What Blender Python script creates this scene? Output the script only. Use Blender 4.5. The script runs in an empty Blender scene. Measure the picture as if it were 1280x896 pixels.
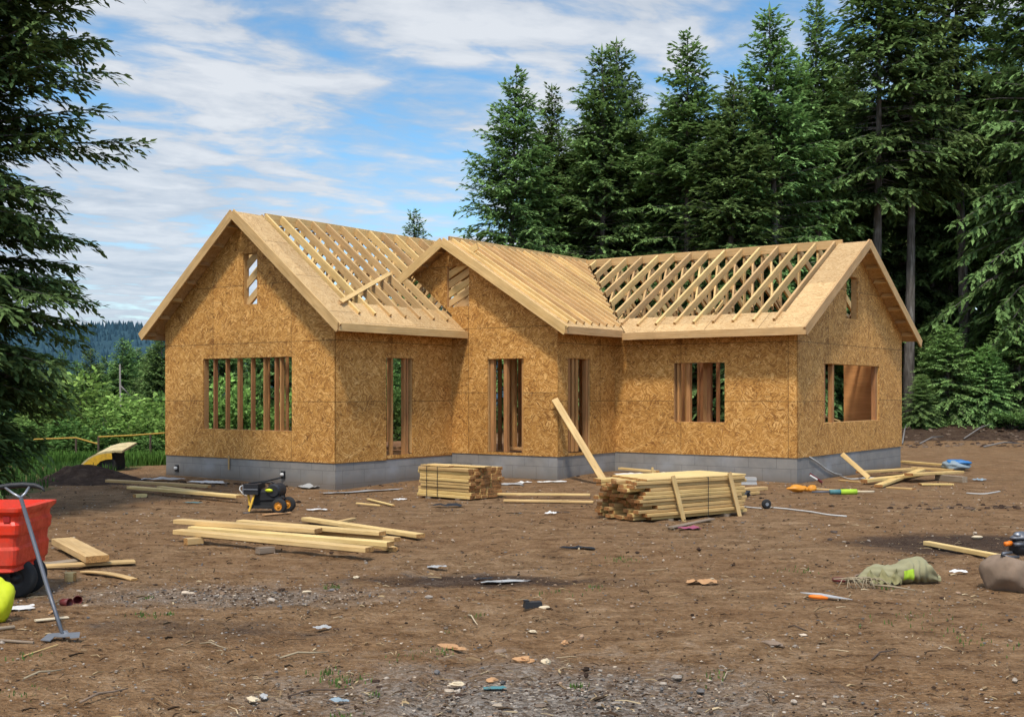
import bpy, math, random
from math import sin, cos, pi, radians, sqrt, atan2
from mathutils import Vector as V, Matrix, noise
random.seed(7)
sc = bpy.context.scene
C = sc.collection
R = random.Random(11)
def rr(a, b): return R.uniform(a, b)

# ------------------------------------------------------------------ survey of the site
F, HOR, EYE = 1451.4, 490.6, 1.841            # focal length in px of a 1280 wide frame, horizon row, eye height
TH, OX, OY = .636, -7.787, 26.073            # house turn and its front left corner
wA, d1, wB, d2, wC, D = 5.348, 3.621, 8.189, 2.281, 12.48, 12.383
yC = d1 + d2
hfA, hfB, hfC = .44, .505, .52

# ------------------------------------------------------------------ terrain heights
def sstep(a, b, x):
    t = max(0., min(1., (x-a)/(b-a))); return t*t*(3-2*t)
def gz(x, y):
    z = 0.
    z -= .08*math.exp(-((x+3.5)**2+(y-22.7)**2)/7)
    z += .10*math.exp(-((x-2.3)**2+(y-25.5)**2)/5)
    n = noise.noise(V((x*.35, y*.35, 0)))*.05 + noise.noise(V((x*1.1, y*1.1, 3)))*.025
    z += n*(.5+.5*sstep(20, 8, y)) if y < 40 else n*.5
    lf = sstep(-3, -9, x-.12*(y-30))          # left of the house the land falls away into a valley
    if y > 31: z -= lf*min(9., .13*(y-31))
    rt = 1-lf
    if y > 43: z += rt*min(3.2, .055*(y-43))
    z += rt*.35*math.exp(-((y-47)/2.2)**2)*(.6+.8*noise.noise(V((x*.3, 2, 7))))*(1 if x > 8 else 0)*sstep(8, 14, x)
    return z
def G(px, py, dz=0.):
    z = 0.
    for _ in range(3):
        Y = F*(EYE-z)/(py-HOR); X = (px-640)/F*Y
        z = gz(X, Y) + dz
    return V((X, Y, z))
def at(px, py, Y): return V(((px-640)/F*Y, Y, EYE-(py-HOR)*Y/F))

# ------------------------------------------------------------------ materials
class NT:
    def __init__(s, name):
        s.m = bpy.data.materials.new(name); s.m.use_nodes = True
        s.t = s.m.node_tree; s.b = s.t.nodes['Principled BSDF']
        s.b.inputs['Specular IOR Level'].default_value = .25
    def n(s, ty, ins=None, **kw):
        nd = s.t.nodes.new('ShaderNode'+ty)
        for k, v in kw.items(): setattr(nd, k, v)
        for k, v in (ins or {}).items():
            sock = nd.inputs[k]
            if hasattr(v, 'is_linked') or isinstance(v, bpy.types.NodeSocket): s.t.links.new(v, sock)
            else: sock.default_value = v
        return nd
    def noise(s, vec, sc, det=4, rough=.55, dist=0.):
        i = {'Scale': sc, 'Detail': det, 'Roughness': rough, 'Distortion': dist}
        if vec is not None: i['Vector'] = vec
        return s.n('TexNoise', i).outputs['Fac']
    def ramp(s, fac, pts, interp='LINEAR'):
        nd = s.n('ValToRGB', {'Fac': fac}); cr = nd.color_ramp; cr.interpolation = interp
        while len(cr.elements) < len(pts): cr.elements.new(.5)
        for e, (p, c) in zip(cr.elements, pts):
            e.position = p; e.color = (*c, 1) if not isinstance(c, (int, float)) else (c, c, c, 1)
        return nd.outputs['Color']
    def mix(s, f, a, b, bt='MIX'):
        nd = s.n('Mix', data_type='RGBA', blend_type=bt)
        for sock, v in ((nd.inputs[0], f), (nd.inputs[6], a), (nd.inputs[7], b)):
            if isinstance(v, bpy.types.NodeSocket): s.t.links.new(v, sock)
            elif isinstance(v, tuple): sock.default_value = (*v, 1)
            else: sock.default_value = v
        return nd.outputs[2]
    def math(s, op, a, b=0., c=None, clamp=False):
        nd = s.n('Math', {0: a, 1: b}, operation=op); nd.use_clamp = clamp
        if c is not None: nd.inputs[2].default_value = c
        return nd.outputs[0]
    def vmath(s, op, a, b): return s.n('VectorMath', {0: a, 1: b}, operation=op).outputs[0]
    def mapping(s, vec, scale=(1, 1, 1), rot=(0, 0, 0), loc=(0, 0, 0)):
        return s.n('Mapping', {'Vector': vec, 'Scale': scale, 'Rotation': rot, 'Location': loc}).outputs[0]
    def obj(s): return s.n('TexCoord').outputs['Object']
    def rnd(s): return s.n('ObjectInfo').outputs['Random']
    def out(s, col, rough=.8, bump=None, bs=.3, bd=.01, spec=None, metal=None):
        def st(k, v):
            if isinstance(v, bpy.types.NodeSocket): s.t.links.new(v, s.b.inputs[k])
            else: s.b.inputs[k].default_value = (*v, 1) if isinstance(v, tuple) else v
        st('Base Color', col); st('Roughness', rough)
        if spec is not None: st('Specular IOR Level', spec)
        if metal is not None: st('Metallic', metal)
        if bump is not None:
            bn = s.n('Bump', {'Height': bump, 'Strength': bs, 'Distance': bd})
            s.t.links.new(bn.outputs[0], s.b.inputs['Normal'])
        return s.m

def wood(name, dark, mid, light, endc=None, rough=.75):
    t = NT(name); o = t.obj(); rn = t.rnd()
    off = t.n('CombineXYZ', {0: t.math('MULTIPLY', rn, 37.), 1: t.math('MULTIPLY', rn, 11.), 2: t.math('MULTIPLY', rn, 5.)}).outputs[0]
    v = t.vmath('ADD', o, off)
    g1 = t.noise(t.mapping(v, (.9, 16, 16)), 1.6, 5, .6, .6)
    g2 = t.noise(t.mapping(v, (2.5, 60, 60)), 2., 3, .6)
    kn = t.n('TexVoronoi', {'Vector': t.mapping(v, (1.7, 9, 9)), 'Scale': 1.}).outputs['Distance']
    knot = t.ramp(kn, [(.0, 1.), (.13, 0.)])
    f = t.math('ADD', t.math('MULTIPLY', g1, .75), t.math('MULTIPLY', g2, .25))
    col = t.ramp(f, [(.3, dark), (.5, mid), (.68, light)])
    col = t.mix(t.math('MULTIPLY', knot, .55), col, tuple(x*.35 for x in dark))
    val = t.math('ADD', t.math('MULTIPLY', rn, .36), .8)
    col = t.n('HueSaturation', {'Hue': t.math('ADD', t.math('MULTIPLY', rn, .016), .493), 'Saturation': 1., 'Value': val, 'Color': col}).outputs[0]
    big = t.noise(t.mapping(v, (1.5, 3, 3)), 1.3, 3)
    col = t.mix(.35, col, t.ramp(big, [(.35, .45), (.65, 1.)]), 'MULTIPLY')
    if endc:
        nm = t.n('SeparateXYZ', {0: t.n('TexCoord').outputs['Normal']}).outputs[0]
        e = t.math('GREATER_THAN', t.math('ABSOLUTE', nm), .75)
        ring = t.noise(t.mapping(v, (0, 22, 22)), 1.5, 3, .6, 1.2)
        col = t.mix(e, col, t.ramp(ring, [(.3, tuple(x*.35 for x in endc)), (.6, endc)]))
    return t.out(col, rough, g2, .25, .004)
M = {}
M['rafter'] = wood('rafter_wood', (.46, .275, .105), (.60, .39, .165), (.68, .46, .22), (.45, .26, .095))
M['fascia'] = wood('fascia_wood', (.47, .28, .105), (.59, .375, .16), (.66, .44, .205), (.45, .25, .1))
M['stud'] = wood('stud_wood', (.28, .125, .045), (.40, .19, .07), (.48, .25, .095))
M['frame'] = wood('frame_wood', (.38, .20, .075), (.48, .27, .105), (.55, .33, .14))
M['lumber'] = wood('lumber_wood', (.50, .32, .12), (.63, .43, .18), (.70, .50, .235), (.46, .24, .08))
M['lumber2'] = wood('bundle_wood', (.44, .275, .095), (.58, .385, .15), (.66, .46, .20), (.36, .165, .055))
M['grey_wood'] = wood('weathered_wood', (.16, .11, .075), (.24, .18, .125), (.32, .25, .18))
M['panel'] = wood('interior_panel', (.50, .23, .08), (.58, .28, .10), (.64, .33, .13))

def osb(name, a, b, c, d, seams=None):
    t = NT(name); o = t.obj()
    w = t.n('TexNoise', {'Vector': o, 'Scale': 2.6, 'Detail': 3.}).outputs['Color']
    v = t.vmath('ADD', o, t.n('VectorMath', {0: t.vmath('SUBTRACT', w, (.5, .5, .5)), 3: .42}, operation='SCALE').outputs[0])
    lay = []
    for i, (an, sx, sz) in enumerate([(.55, 11, 46), (1.3, 10, 40), (-.5, 10, 44)]):
        lay.append(t.n('TexVoronoi', {'Vector': t.mapping(t.mapping(v, rot=(0, an, 0), loc=(i*3.1, 0, i*1.7)), (sx, 1, sz)), 'Scale': 1., 'Randomness': 1.}))
    cs = [t.n('SeparateColor', {0: l.outputs['Color']}).outputs for l in lay]
    # which flake lies on top varies from spot to spot
    f = t.mix(t.math('GREATER_THAN', cs[0][1], .55), cs[0][0], cs[1][0])
    f = t.mix(t.math('GREATER_THAN', cs[2][1], .65), f, cs[2][0])
    big = t.noise(o, 1.1, 4, .6)
    fine = t.noise(t.mapping(v, (16, 1, 60), (0, .6, 0)), 1.5, 3)
    ff = t.math('ADD', t.math('MULTIPLY', f, .50), t.math('ADD', t.math('MULTIPLY', big, .34), t.math('MULTIPLY', fine, .22)))
    col = t.ramp(ff, [(.22, a), (.44, b), (.66, c), (.90, d)])
    # curling pale flakes, and thin darker streaks
    for an, amt, colr, th, sd_ in ((.85, .75, d, .615, 0.), (-.55, .65, d, .63, 4.), (.3, .55, tuple(q*.5 for q in a), .61, 9.)):
        st = t.noise(t.mapping(t.mapping(v, rot=(0, an, 0), loc=(sd_, 0, sd_)), (5.5, 1, 30)), 1.25, 2, .5, 1.2)
        col = t.mix(t.math('MULTIPLY', t.ramp(st, [(th, 0.), (th+.05, 1.)]), amt), col, colr)
    if seams:
        xyz = t.n('SeparateXYZ', {0: o}).outputs
        s = None
        for ax, period, off in seams:
            q = t.math('ABSOLUTE', t.math('SUBTRACT', t.math('FRACT', t.math('DIVIDE', t.math('SUBTRACT', xyz[ax], off), period)), .5))
            l = t.math('GREATER_THAN', q, .5-.008/period)
            s = l if s is None else t.math('MAXIMUM', s, l)
        col = t.mix(t.math('MULTIPLY', s, .62), col, (.07, .033, .012))
        # each sheet a slightly different tone
        cell = t.n('TexWhiteNoise', {'Vector': t.n('VectorMath', {0: t.n('VectorMath', {0: t.vmath('SUBTRACT', o, tuple(-.0 if not [k for k in seams if k[0] == i] else [k for k in seams if k[0] == i][0][2] for i in range(3))), 1: tuple(99. if not [k for k in seams if k[0] == i] else [k for k in seams if k[0] == i][0][1] for i in range(3))}, operation='DIVIDE').outputs[0]}, operation='FLOOR').outputs[0]}).outputs['Value']
        col = t.n('HueSaturation', {'Color': col, 'Saturation': 1., 'Hue': .5, 'Value': t.math('ADD', t.math('MULTIPLY', cell, .28), .86)}).outputs[0]
    return t.out(col, .7, ff, .35, .006)
OA, OB, OC, OD = (.195, .078, .017), (.385, .176, .040), (.505, .256, .064), (.76, .46, .17)
M['osb_wall'] = osb('osb_wall', OA, OB, OC, OD, [(0, 2.44, 1.65), (2, 1.22, .44)])
M['osb_gable'] = osb('osb_gable', OA, OB, OC, OD, [(0, 2.44, 4.13), (2, 1.40, .44)])
M['osb_roof'] = osb('osb_roof', (.37, .215, .085), (.45, .28, .12), (.51, .335, .155), (.58, .40, .20), [(0, 1.22, .31)])

def plain(name, col, rough=.6, var=.25, sc=18., metal=0., spec=.3, bs=.15):
    t = NT(name); o = t.obj()
    n = t.noise(o, sc, 4, .6); n2 = t.noise(o, sc*.15, 3)
    c = t.mix(t.math('MULTIPLY', n, var*2), col, tuple(q*.45 for q in col))
    c = t.mix(t.math('MULTIPLY', n2, var), c, tuple(q*.6+.03 for q in col))
    return t.out(c, t.math('ADD', t.math('MULTIPLY', n, .25), rough-.12), n, bs, .005, spec, metal)
def grimy(name, col, rough=.45, dirt=(.12, .08, .05), amt=.55):
    t = NT(name); o = t.obj()
    n = t.noise(o, 6., 5, .65); n2 = t.noise(o, 30., 3)
    z = t.n('SeparateXYZ', {0: o}).outputs[2]
    d = t.ramp(t.math('ADD', n, t.math('MULTIPLY', n2, .25)), [(.55, 0.), (.8, 1.)])
    c = t.mix(t.math('MULTIPLY', d, amt), col, dirt)
    c = t.mix(t.math('MULTIPLY', n, .25), c, tuple(q*.6 for q in col))
    return t.out(c, t.math('ADD', t.math('MULTIPLY', d, .4), rough), n2, .08, .004, .4)
M['red'] = grimy('red_plastic', (.66, .034, .010), .38, amt=.35)
M['red_dark'] = plain('red_shadow', (.33, .012, .01), .5)  # cart red darkened: shade of the recesses put into the colour
M['black'] = plain('black_plastic', (.016, .016, .018), .5)
M['rubber'] = plain('black_rubber', (.022, .021, .02), .85)
M['steel'] = plain('grey_steel', (.34, .35, .37), .42, metal=.7)
M['steel_dark'] = plain('dark_steel', (.12, .125, .14), .45, metal=.4)
M['yellow'] = grimy('yellow_paint', (.70, .40, .03), .45, amt=.4)
M['hood_yellow'] = grimy('faded_yellow', (.56, .45, .22), .5, amt=.5)
M['lime'] = plain('lime_plastic', (.62, .68, .02), .4, .15)
M['hivis'] = plain('lime_cloth', (.40, .60, .04), .8)
M['orange'] = plain('orange_plastic', (.85, .20, .012), .45)
M['amber'] = plain('amber_plastic', (.66, .26, .02), .45)
M['white'] = plain('white_plastic', (.70, .68, .63), .45, .2, 8)
M['film'] = plain('grey_film', (.42, .41, .39), .35, .35, 7)
M['teal'] = plain('teal_scrap', (.07, .20, .21), .6)
M['blue'] = plain('blue_tarp', (.03, .17, .42), .5)
M['pale_blue'] = plain('pale_blue_plastic', (.24, .30, .33), .4)
M['khaki'] = plain('khaki_cloth', (.25, .225, .10), .85, .3, 9)
M['khaki2'] = plain('pale_khaki_cloth', (.30, .275, .15), .85, .3, 9)
M['root'] = plain('root_fibre', (.34, .27, .17), .9)
M['maroon'] = plain('maroon_plastic', (.13, .018, .016), .5)
M['pink'] = plain('pink_cloth', (.30, .07, .12), .8)
M['tan'] = plain('tan_chip', (.50, .27, .12), .85, .3)
M['cream'] = plain('cream_paper', (.62, .50, .33), .85)
M['stone'] = plain('brown_stone', (.30, .205, .135), .9, .75, 9, bs=1.)
M['stone2'] = plain('dark_stone', (.09, .06, .042), .9, .4, 10, bs=.5)
M['glass'] = plain('grey_glass', (.25, .28, .31), .15, .2)
M['cord'] = plain('pale_cord', (.55, .54, .50), .7)
M['snag'] = plain('snag_bark', (.20, .18, .16), .9, .4)
M['rail'] = plain('rail_paint', (.42, .25, .03), .6)
M['iron'] = plain('rusty_post', (.09, .06, .04), .8)

# concrete block foundation
t = NT('foundation_block'); o = t.obj()
br = t.n('TexBrick', {'Vector': t.mapping(o, (1, 1, 1), (radians(90), 0, 0), (0, .02, 0)), 'Color1': (.30, .272, .235, 1), 'Color2': (.272, .248, .215, 1), 'Mortar': (.17, .155, .135, 1), 'Scale': 1., 'Mortar Size': .008, 'Brick Width': .62, 'Row Height': .27, 'Mortar Smooth': .3}, offset=.5).outputs['Color']
n = t.noise(o, 3., 5, .65); n2 = t.noise(o, 30., 3)
c = t.mix(t.math('MULTIPLY', n, .9), br, (.115, .116, .118))
c = t.mix(t.ramp(t.noise(o, 1.1, 4), [(.5, 0.), (.75, .6)]), c, (.30, .305, .31))
z = t.n('SeparateXYZ', {0: o}).outputs[2]
c = t.mix(t.math('MULTIPLY', t.ramp(t.math('ADD', z, t.math('MULTIPLY', n, .25)), [(.10, 1.), (.32, 0.)]), .7), c, (.13, .095, .066))
M['block'] = t.out(c, .9, t.math('ADD', n2, t.n('SeparateColor', {0: br}).outputs[0]), .35, .006)

# dirt, grass bank, forest floor and gravel in one ground material, zones from a vertex attribute
t = NT('ground_dirt'); o = t.obj()
zone = t.n('SeparateColor', {0: t.n('Attribute', attribute_name='Zone').outputs['Color']}).outputs
n1 = t.noise(o, .45, 6, .6); n2 = t.noise(o, 3.2, 6, .68, .3); n3 = t.noise(o, 22., 4, .65)
st = t.noise(t.mapping(o, (.6, 3.2, 1), (0, 0, .12)), 2.4, 5, .65, .5)
nf = t.noise(t.mapping(o, (14, 30, 14)), 1.6, 4, .7, .4)
f = t.math('ADD', t.math('MULTIPLY', n2, .30), t.math('ADD', t.math('MULTIPLY', n3, .22), t.math('ADD', t.math('MULTIPLY', st, .22), t.math('MULTIPLY', nf, .26))))
dirt = t.ramp(f, [(.38, (.046, .023, .010)), (.455, (.168, .094, .043)), (.53, (.275, .166, .084)), (.64, (.46, .315, .185))])
dirt = t.mix(t.ramp(n1, [(.40, 0.), (.58, .7)]), dirt, t.ramp(f, [(.39, (.048, .022, .008)), (.47, (.182, .095, .041)), (.58, (.305, .18, .088))]))
damp = t.ramp(f, [(.38, (.020, .011, .007)), (.5, (.066, .039, .024)), (.62, (.13, .085, .055))])
m = t.ramp(t.math('ADD', zone[2], t.math('MULTIPLY', t.math('SUBTRACT', n2, .5), .9)), [(.35, 0.), (.62, 1.)])
dirt = t.mix(m, dirt, damp)
vo = t.n('TexVoronoi', {'Vector': o, 'Scale': 34.}); vo2 = t.n('TexVoronoi', {'Vector': o, 'Scale': 70.})
gcol = t.ramp(t.n('SeparateColor', {0: vo.outputs['Color']}).outputs[0], [(.0, (.07, .060, .05)), (.5, (.19, .17, .145)), (1., (.36, .33, .29))])
m = t.ramp(t.math('ADD', zone[1], t.math('MULTIPLY', t.math('SUBTRACT', n2, .5), 1.5)), [(.25, 0.), (.95, .75)])
dirt = t.mix(m, dirt, gcol)
sp = t.math('GREATER_THAN', t.n('SeparateColor', {0: vo2.outputs['Color']}).outputs[1], .93)
dirt = t.mix(t.math('MULTIPLY', t.math('MULTIPLY', sp, t.math('LESS_THAN', vo2.outputs['Distance'], .35)), .6), dirt, (.32, .27, .21))
gr = t.ramp(n2, [(.3, (.022, .042, .012)), (.6, (.065, .115, .026)), (.8, (.10, .16, .04))])
m = t.ramp(t.math('ADD', zone[0], t.math('MULTIPLY', t.math('SUBTRACT', n2, .5), .5)), [(.42, 0.), (.58, 1.)])
dirt = t.mix(m, dirt, gr)
bh = t.math('ADD', t.math('MULTIPLY', n2, 1.), t.math('ADD', t.math('ADD', t.math('MULTIPLY', n3, .6), t.math('MULTIPLY', nf, .5)), t.math('MULTIPLY', t.math('SUBTRACT', .5, vo.outputs['Distance']), .25)))
M['ground'] = t.out(dirt, .92, bh, 1., .075, .12)
t = NT('pile_soil'); o = t.obj(); n2 = t.noise(o, 5., 6, .7)
M['soil'] = t.out(t.ramp(n2, [(.3, (.018, .011, .008)), (.55, (.055, .034, .023)), (.75, (.11, .075, .05))]), .95, n2, .9, .06, .1)

def leafmat(name, rough=.7, trans=.25, tint=(1, 1, 1), spread=.25):
    t = NT(name); a = t.n('Attribute', attribute_name='Col').outputs['Color']; rn = t.rnd()
    c = t.n('HueSaturation', {'Color': a, 'Hue': t.math('ADD', t.math('MULTIPLY', rn, .03), .485), 'Saturation': 1., 'Value': t.math('ADD', t.math('MULTIPLY', rn, spread*2), 1-spread)}).outputs[0]
    c = t.mix(1., c, tint, 'MULTIPLY')
    d = t.n('BsdfDiffuse', {'Color': c}); tr = t.n('BsdfTranslucent', {'Color': c})
    mx = t.n('MixShader', {0: trans, 1: d.outputs[0], 2: tr.outputs[0]})
    t.t.links.new(mx.outputs[0], t.t.nodes['Material Output'].inputs[0]); return t.m
M['needle'] = leafmat('fir_needles', trans=.3)
M['leaf'] = leafmat('leaf_green', trans=.3)
M['grass'] = leafmat('grass_blades', trans=.3)
M['bits'] = leafmat('ground_bits', trans=0.)
t = NT('fir_bark'); o = t.obj(); n = t.noise(t.mapping(o, (6, 6, 1.2)), 2., 4, .6)
M['bark'] = t.out(t.ramp(n, [(.3, (.05, .042, .036)), (.55, (.12, .105, .092)), (.75, (.23, .21, .19))]), .95, n, .5, .03)
t = NT('hazed_hill_forest'); o = t.obj(); n = t.noise(o, .05, 5, .7); n2 = t.noise(o, .008, 3)
hc_ = t.ramp(n, [(.3, (.025, .052, .068)), (.6, (.04, .08, .10)), (.8, (.06, .105, .13))])  # distance haze put into the colour as a blue tint
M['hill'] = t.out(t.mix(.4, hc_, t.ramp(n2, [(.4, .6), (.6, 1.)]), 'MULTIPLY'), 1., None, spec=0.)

# ------------------------------------------------------------------ mesh helpers
class MB:
    def __init__(s): s.v = []; s.f = []; s.c = []; s.mi = []
    def add(s, vs, fs, col=None, mi=0):
        k = len(s.v); s.v += [tuple(p) for p in vs]; s.f += [tuple(i+k for i in f) for f in fs]; s.mi += [mi]*len(fs)
        s.c += [(*col, 1) if col else (1, 1, 1, 1)]*len(vs)
    def box(s, c, d, rz=0., mi=0, taper=1., ch=0.):
        vs = []
        for z, k in ((-1, 1.), (1, taper)):
            for x, y in ((-1, -1), (1, -1), (1, 1), (-1, 1)):
                X, Y = x*d[0]/2*k, y*d[1]/2*k
                vs.append((c[0]+X*cos(rz)-Y*sin(rz), c[1]+X*sin(rz)+Y*cos(rz), c[2]+z*d[2]/2))
        s.add(vs, [(3, 2, 1, 0), (4, 5, 6, 7), (0, 1, 5, 4), (1, 2, 6, 5), (2, 3, 7, 6), (3, 0, 4, 7)], mi=mi)
    def beam(s, a, b, w, h, up=(0, 0, 1), ch=.004, col=None, mi=0):
        a = V(a); b = V(b); x = (b-a).normalized(); u = V(up)
        y = u.cross(x)
        if y.length < 1e-4: y = V((1, 0, 0)).cross(x)
        y.normalize(); z = x.cross(y)
        W, H = w/2, h/2; c = min(ch, W*.6, H*.6)
        pr = [(-W+c, -H), (W-c, -H), (W, -H+c), (W, H-c), (W-c, H), (-W+c, H), (-W, H-c), (-W, -H+c)]
        vs = [p+y*q+z*r for p in (a, b) for q, r in pr]
        s.add(vs, [tuple(range(7, -1, -1)), tuple(range(8, 16))]+[(i, (i+1) % 8, 8+(i+1) % 8, 8+i) for i in range(8)], col, mi)
    def tube(s, pts, rad, n=8, col=None, mi=0, cap=True):
        pts = [V(p) for p in pts]; rad = rad if isinstance(rad, (list, tuple)) else [rad]*len(pts)
        vs = []; px = None
        for i, p in enumerate(pts):
            d = (pts[min(i+1, len(pts)-1)]-pts[max(i-1, 0)]).normalized()
            if px is None: px = d.orthogonal().normalized()
            px = (px-d*px.dot(d)).normalized(); q = d.cross(px)
            vs += [p+(px*cos(2*pi*k/n)+q*sin(2*pi*k/n))*rad[i] for k in range(n)]
        fs = [(i*n+k, i*n+(k+1) % n, (i+1)*n+(k+1) % n, (i+1)*n+k) for i in range(len(pts)-1) for k in range(n)]
        if cap: fs += [tuple(range(n-1, -1, -1)), tuple((len(pts)-1)*n+k for k in range(n))]
        s.add(vs, fs, col, mi)
    def lathe(s, pr, c=(0, 0, 0), n=20, axis='z', mi=0):
        vs = []
        for r, h in pr:
            for k in range(n):
                a = 2*pi*k/n; p = (r*cos(a), r*sin(a), h)
                if axis == 'y': p = (p[0], p[2], p[1])
                if axis == 'x': p = (p[2], p[0], p[1])
                vs.append((c[0]+p[0], c[1]+p[1], c[2]+p[2]))
        fs = [(i*n+k, i*n+(k+1) % n, (i+1)*n+(k+1) % n, (i+1)*n+k) for i in range(len(pr)-1) for k in range(n)]
        s.add(vs, fs, mi=mi)
    def blob(s, c, r, seed=0, sub=2, rough=.25, fr=1.2, flat=None, col=None):
        n, m = (10, 7) if sub <= 2 else (22, 15)
        if sub == 1: n, m = 6, 4
        vs = []; so = V((seed*7.3, seed*3.1, seed))
        for j in range(m+1):
            ph = pi*j/m
            for i in range(n):
                d = V((sin(ph)*cos(2*pi*i/n), sin(ph)*sin(2*pi*i/n), cos(ph)))
                k = 1+rough*noise.noise(d*fr+so)*2+rough*.5*noise.noise(d*fr*2.6+so)
                p = V((d.x*r[0], d.y*r[1], d.z*r[2]))*k
                if flat is not None and p.z < flat: p.z = flat
                vs.append(V(c)+p)
        fs = [(j*n+i, j*n+(i+1) % n, (j+1)*n+(i+1) % n, (j+1)*n+i) for j in range(m) for i in range(n)]
        s.add(vs, fs, col)
    def mesh(s, name, mats, smooth=False, cols=False):
        me = bpy.data.meshes.new(name); me.from_pydata(s.v, [], s.f)
        for m in (mats if isinstance(mats, (list, tuple)) else [mats]): me.materials.append(m)
        if any(s.mi): me.polygons.foreach_set('material_index', s.mi)
        if smooth: me.polygons.foreach_set('use_smooth', [True]*len(s.f))
        if cols:
            a = me.color_attributes.new('Col', 'FLOAT_COLOR', 'POINT'); a.data.foreach_set('color', [x for c in s.c for x in c])
        me.update(); return me
    def build(s, name, mats, parent=None, loc=None, rz=0., smooth=False, cols=False):
        return link(name, s.mesh(name, mats, smooth, cols), parent, loc, rz)
def link(name, me, parent=None, loc=None, rz=0.):
    o = bpy.data.objects.new(name, me); C.objects.link(o)
    if parent: o.parent = parent
    if loc is not None: o.location = loc
    o.rotation_euler.z = rz; return o
def tag(o, label, cat=None, group=None, kind=None):
    if label: o['label'] = label
    if cat: o['category'] = cat
    if group: o['group'] = group
    if kind: o['kind'] = kind
    return o
def thing(name, label, cat, loc=(0, 0, 0), rz=0., group=None):
    return tag(link(name, None, None, loc, rz), label, cat, group)
def copy_tree(o, parent=None):
    c = o.copy(); C.objects.link(c)
    if parent: c.parent = parent
    for ch in list(o.children): copy_tree(ch, c)
    return c
def plank(name, a, b, w, h, mat, parent=None, up=(0, 0, 1), ch=.005, bow=0.):
    """a board from a to b, its mesh lying along the local x axis so that the grain follows it"""
    a = V(a); b = V(b); L = (b-a).length
    mb = MB()
    if bow:
        n = 6
        for i in range(n):
            x0, x1 = -L/2+L*i/n, -L/2+L*(i+1)/n
            f = lambda x: bow*(1-(2*x/L)**2)
            mb.beam((x0, 0, f(x0)), (x1, 0, f(x1)), w, h, ch=ch)
    else: mb.beam((-L/2, 0, 0), (L/2, 0, 0), w, h, ch=ch)
    o = mb.build(name, mat, parent)
    x = (b-a).normalized(); y = V(up).cross(x)
    if y.length < 1e-4: y = V((0, 1, 0)).cross(x) if abs(x.y) < .9 else V((1, 0, 0)).cross(x)
    y.normalize(); z = x.cross(y)
    m = Matrix((x, y, z)).transposed().to_4x4(); m.translation = (a+b)/2
    o.matrix_basis = m; return o

# ------------------------------------------------------------------ camera, sun, sky
cam = bpy.data.cameras.new('camera'); co = bpy.data.objects.new('camera', cam); C.objects.link(co)
co.location = (0, 0, EYE); co.rotation_euler = (radians(90), 0, 0)
cam.sensor_width = 36; cam.lens = 36*F/1280; cam.shift_y = (HOR-448)/1280; cam.clip_end = 5000; cam.clip_start = .1
sc.camera = co
SUN_EL, SUN_AZ = radians(60), radians(190)     # azimuth clockwise from +Y: behind the camera, a little to the left
sd = bpy.data.lights.new('sun', 'SUN'); so = bpy.data.objects.new('sun', sd); C.objects.link(so)
sd.energy = 4.1; sd.angle = radians(6); sd.color = (1., .93, .83)
dirn = V((sin(SUN_AZ)*cos(SUN_EL), cos(SUN_AZ)*cos(SUN_EL), sin(SUN_EL)))
so.rotation_euler = dirn.to_track_quat('Z', 'Y').to_euler(); so.location = dirn*50
w = bpy.data.worlds.new('World'); sc.world = w; w.use_nodes = True
class WT(NT):
    def __init__(s, tree): s.t = tree
t = WT(w.node_tree); bg = w.node_tree.nodes['Background']
sky = t.n('TexSky', sky_type='NISHITA', sun_disc=False, sun_elevation=SUN_EL, sun_rotation=SUN_AZ, altitude=300., air_density=1.0, dust_density=.4, ozone_density=2.2)
d = t.n('TexCoord').outputs['Generated']; xyz = t.n('SeparateXYZ', {0: d}).outputs
zc = t.math('ADD', t.math('MAXIMUM', xyz[2], 0.), .10)
pl = t.n('CombineXYZ', {0: t.math('DIVIDE', xyz[0], zc), 1: t.math('DIVIDE', xyz[1], zc), 2: 0.}).outputs[0]
pr = t.mapping(pl, (1, 1, 1), (0, 0, radians(-24)))
c1 = t.noise(t.mapping(pr, (.55, .75, 1), (0, 0, 0), (7.6, 3.1, 0)), 1.0, 3, .5, .2)
c2 = t.noise(t.mapping(pr, (1.7, 2.5, 1), (0, 0, 0), (1., 4.2, 0)), 1.3, 7, .58, .35)
c3 = t.noise(t.mapping(pr, (4.2, 5.6, 1)), 1.5, 4, .55, .3)
cl = t.math('ADD', t.math('MULTIPLY', c1, .68), t.math('ADD', t.math('MULTIPLY', c2, .72), t.math('MULTIPLY', c3, .42)))
lowh = t.ramp(xyz[2], [(.0, .12), (.10, .08), (.20, .0), (.27, .03), (.34, .10), (.6, .05)])
lft = t.math('MULTIPLY', xyz[0], -.13)
cl = t.math('ADD', cl, t.math('ADD', lowh, lft))
cm = t.ramp(cl, [(.81, 0.), (.93, .55), (1.12, 1.)])
shade = t.ramp(t.math('ADD', c2, t.math('MULTIPLY', c3, .4)), [(.50, (2.9, 3.4, 4.1)), (.66, (4.3, 4.7, 5.3)), (.84, (5.9, 6.1, 6.4))])
skyc = t.n('HueSaturation', {'Color': sky.outputs[0], 'Hue': .492, 'Saturation': 1.2, 'Value': 1.3}).outputs[0]
shade = t.mix(t.ramp(xyz[2], [(.02, 1.), (.22, 0.)]), shade, t.mix(.5, shade, (3.6, 4.5, 5.7)))
col = t.mix(t.math('MULTIPLY', cm, .92), skyc, shade)
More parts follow.
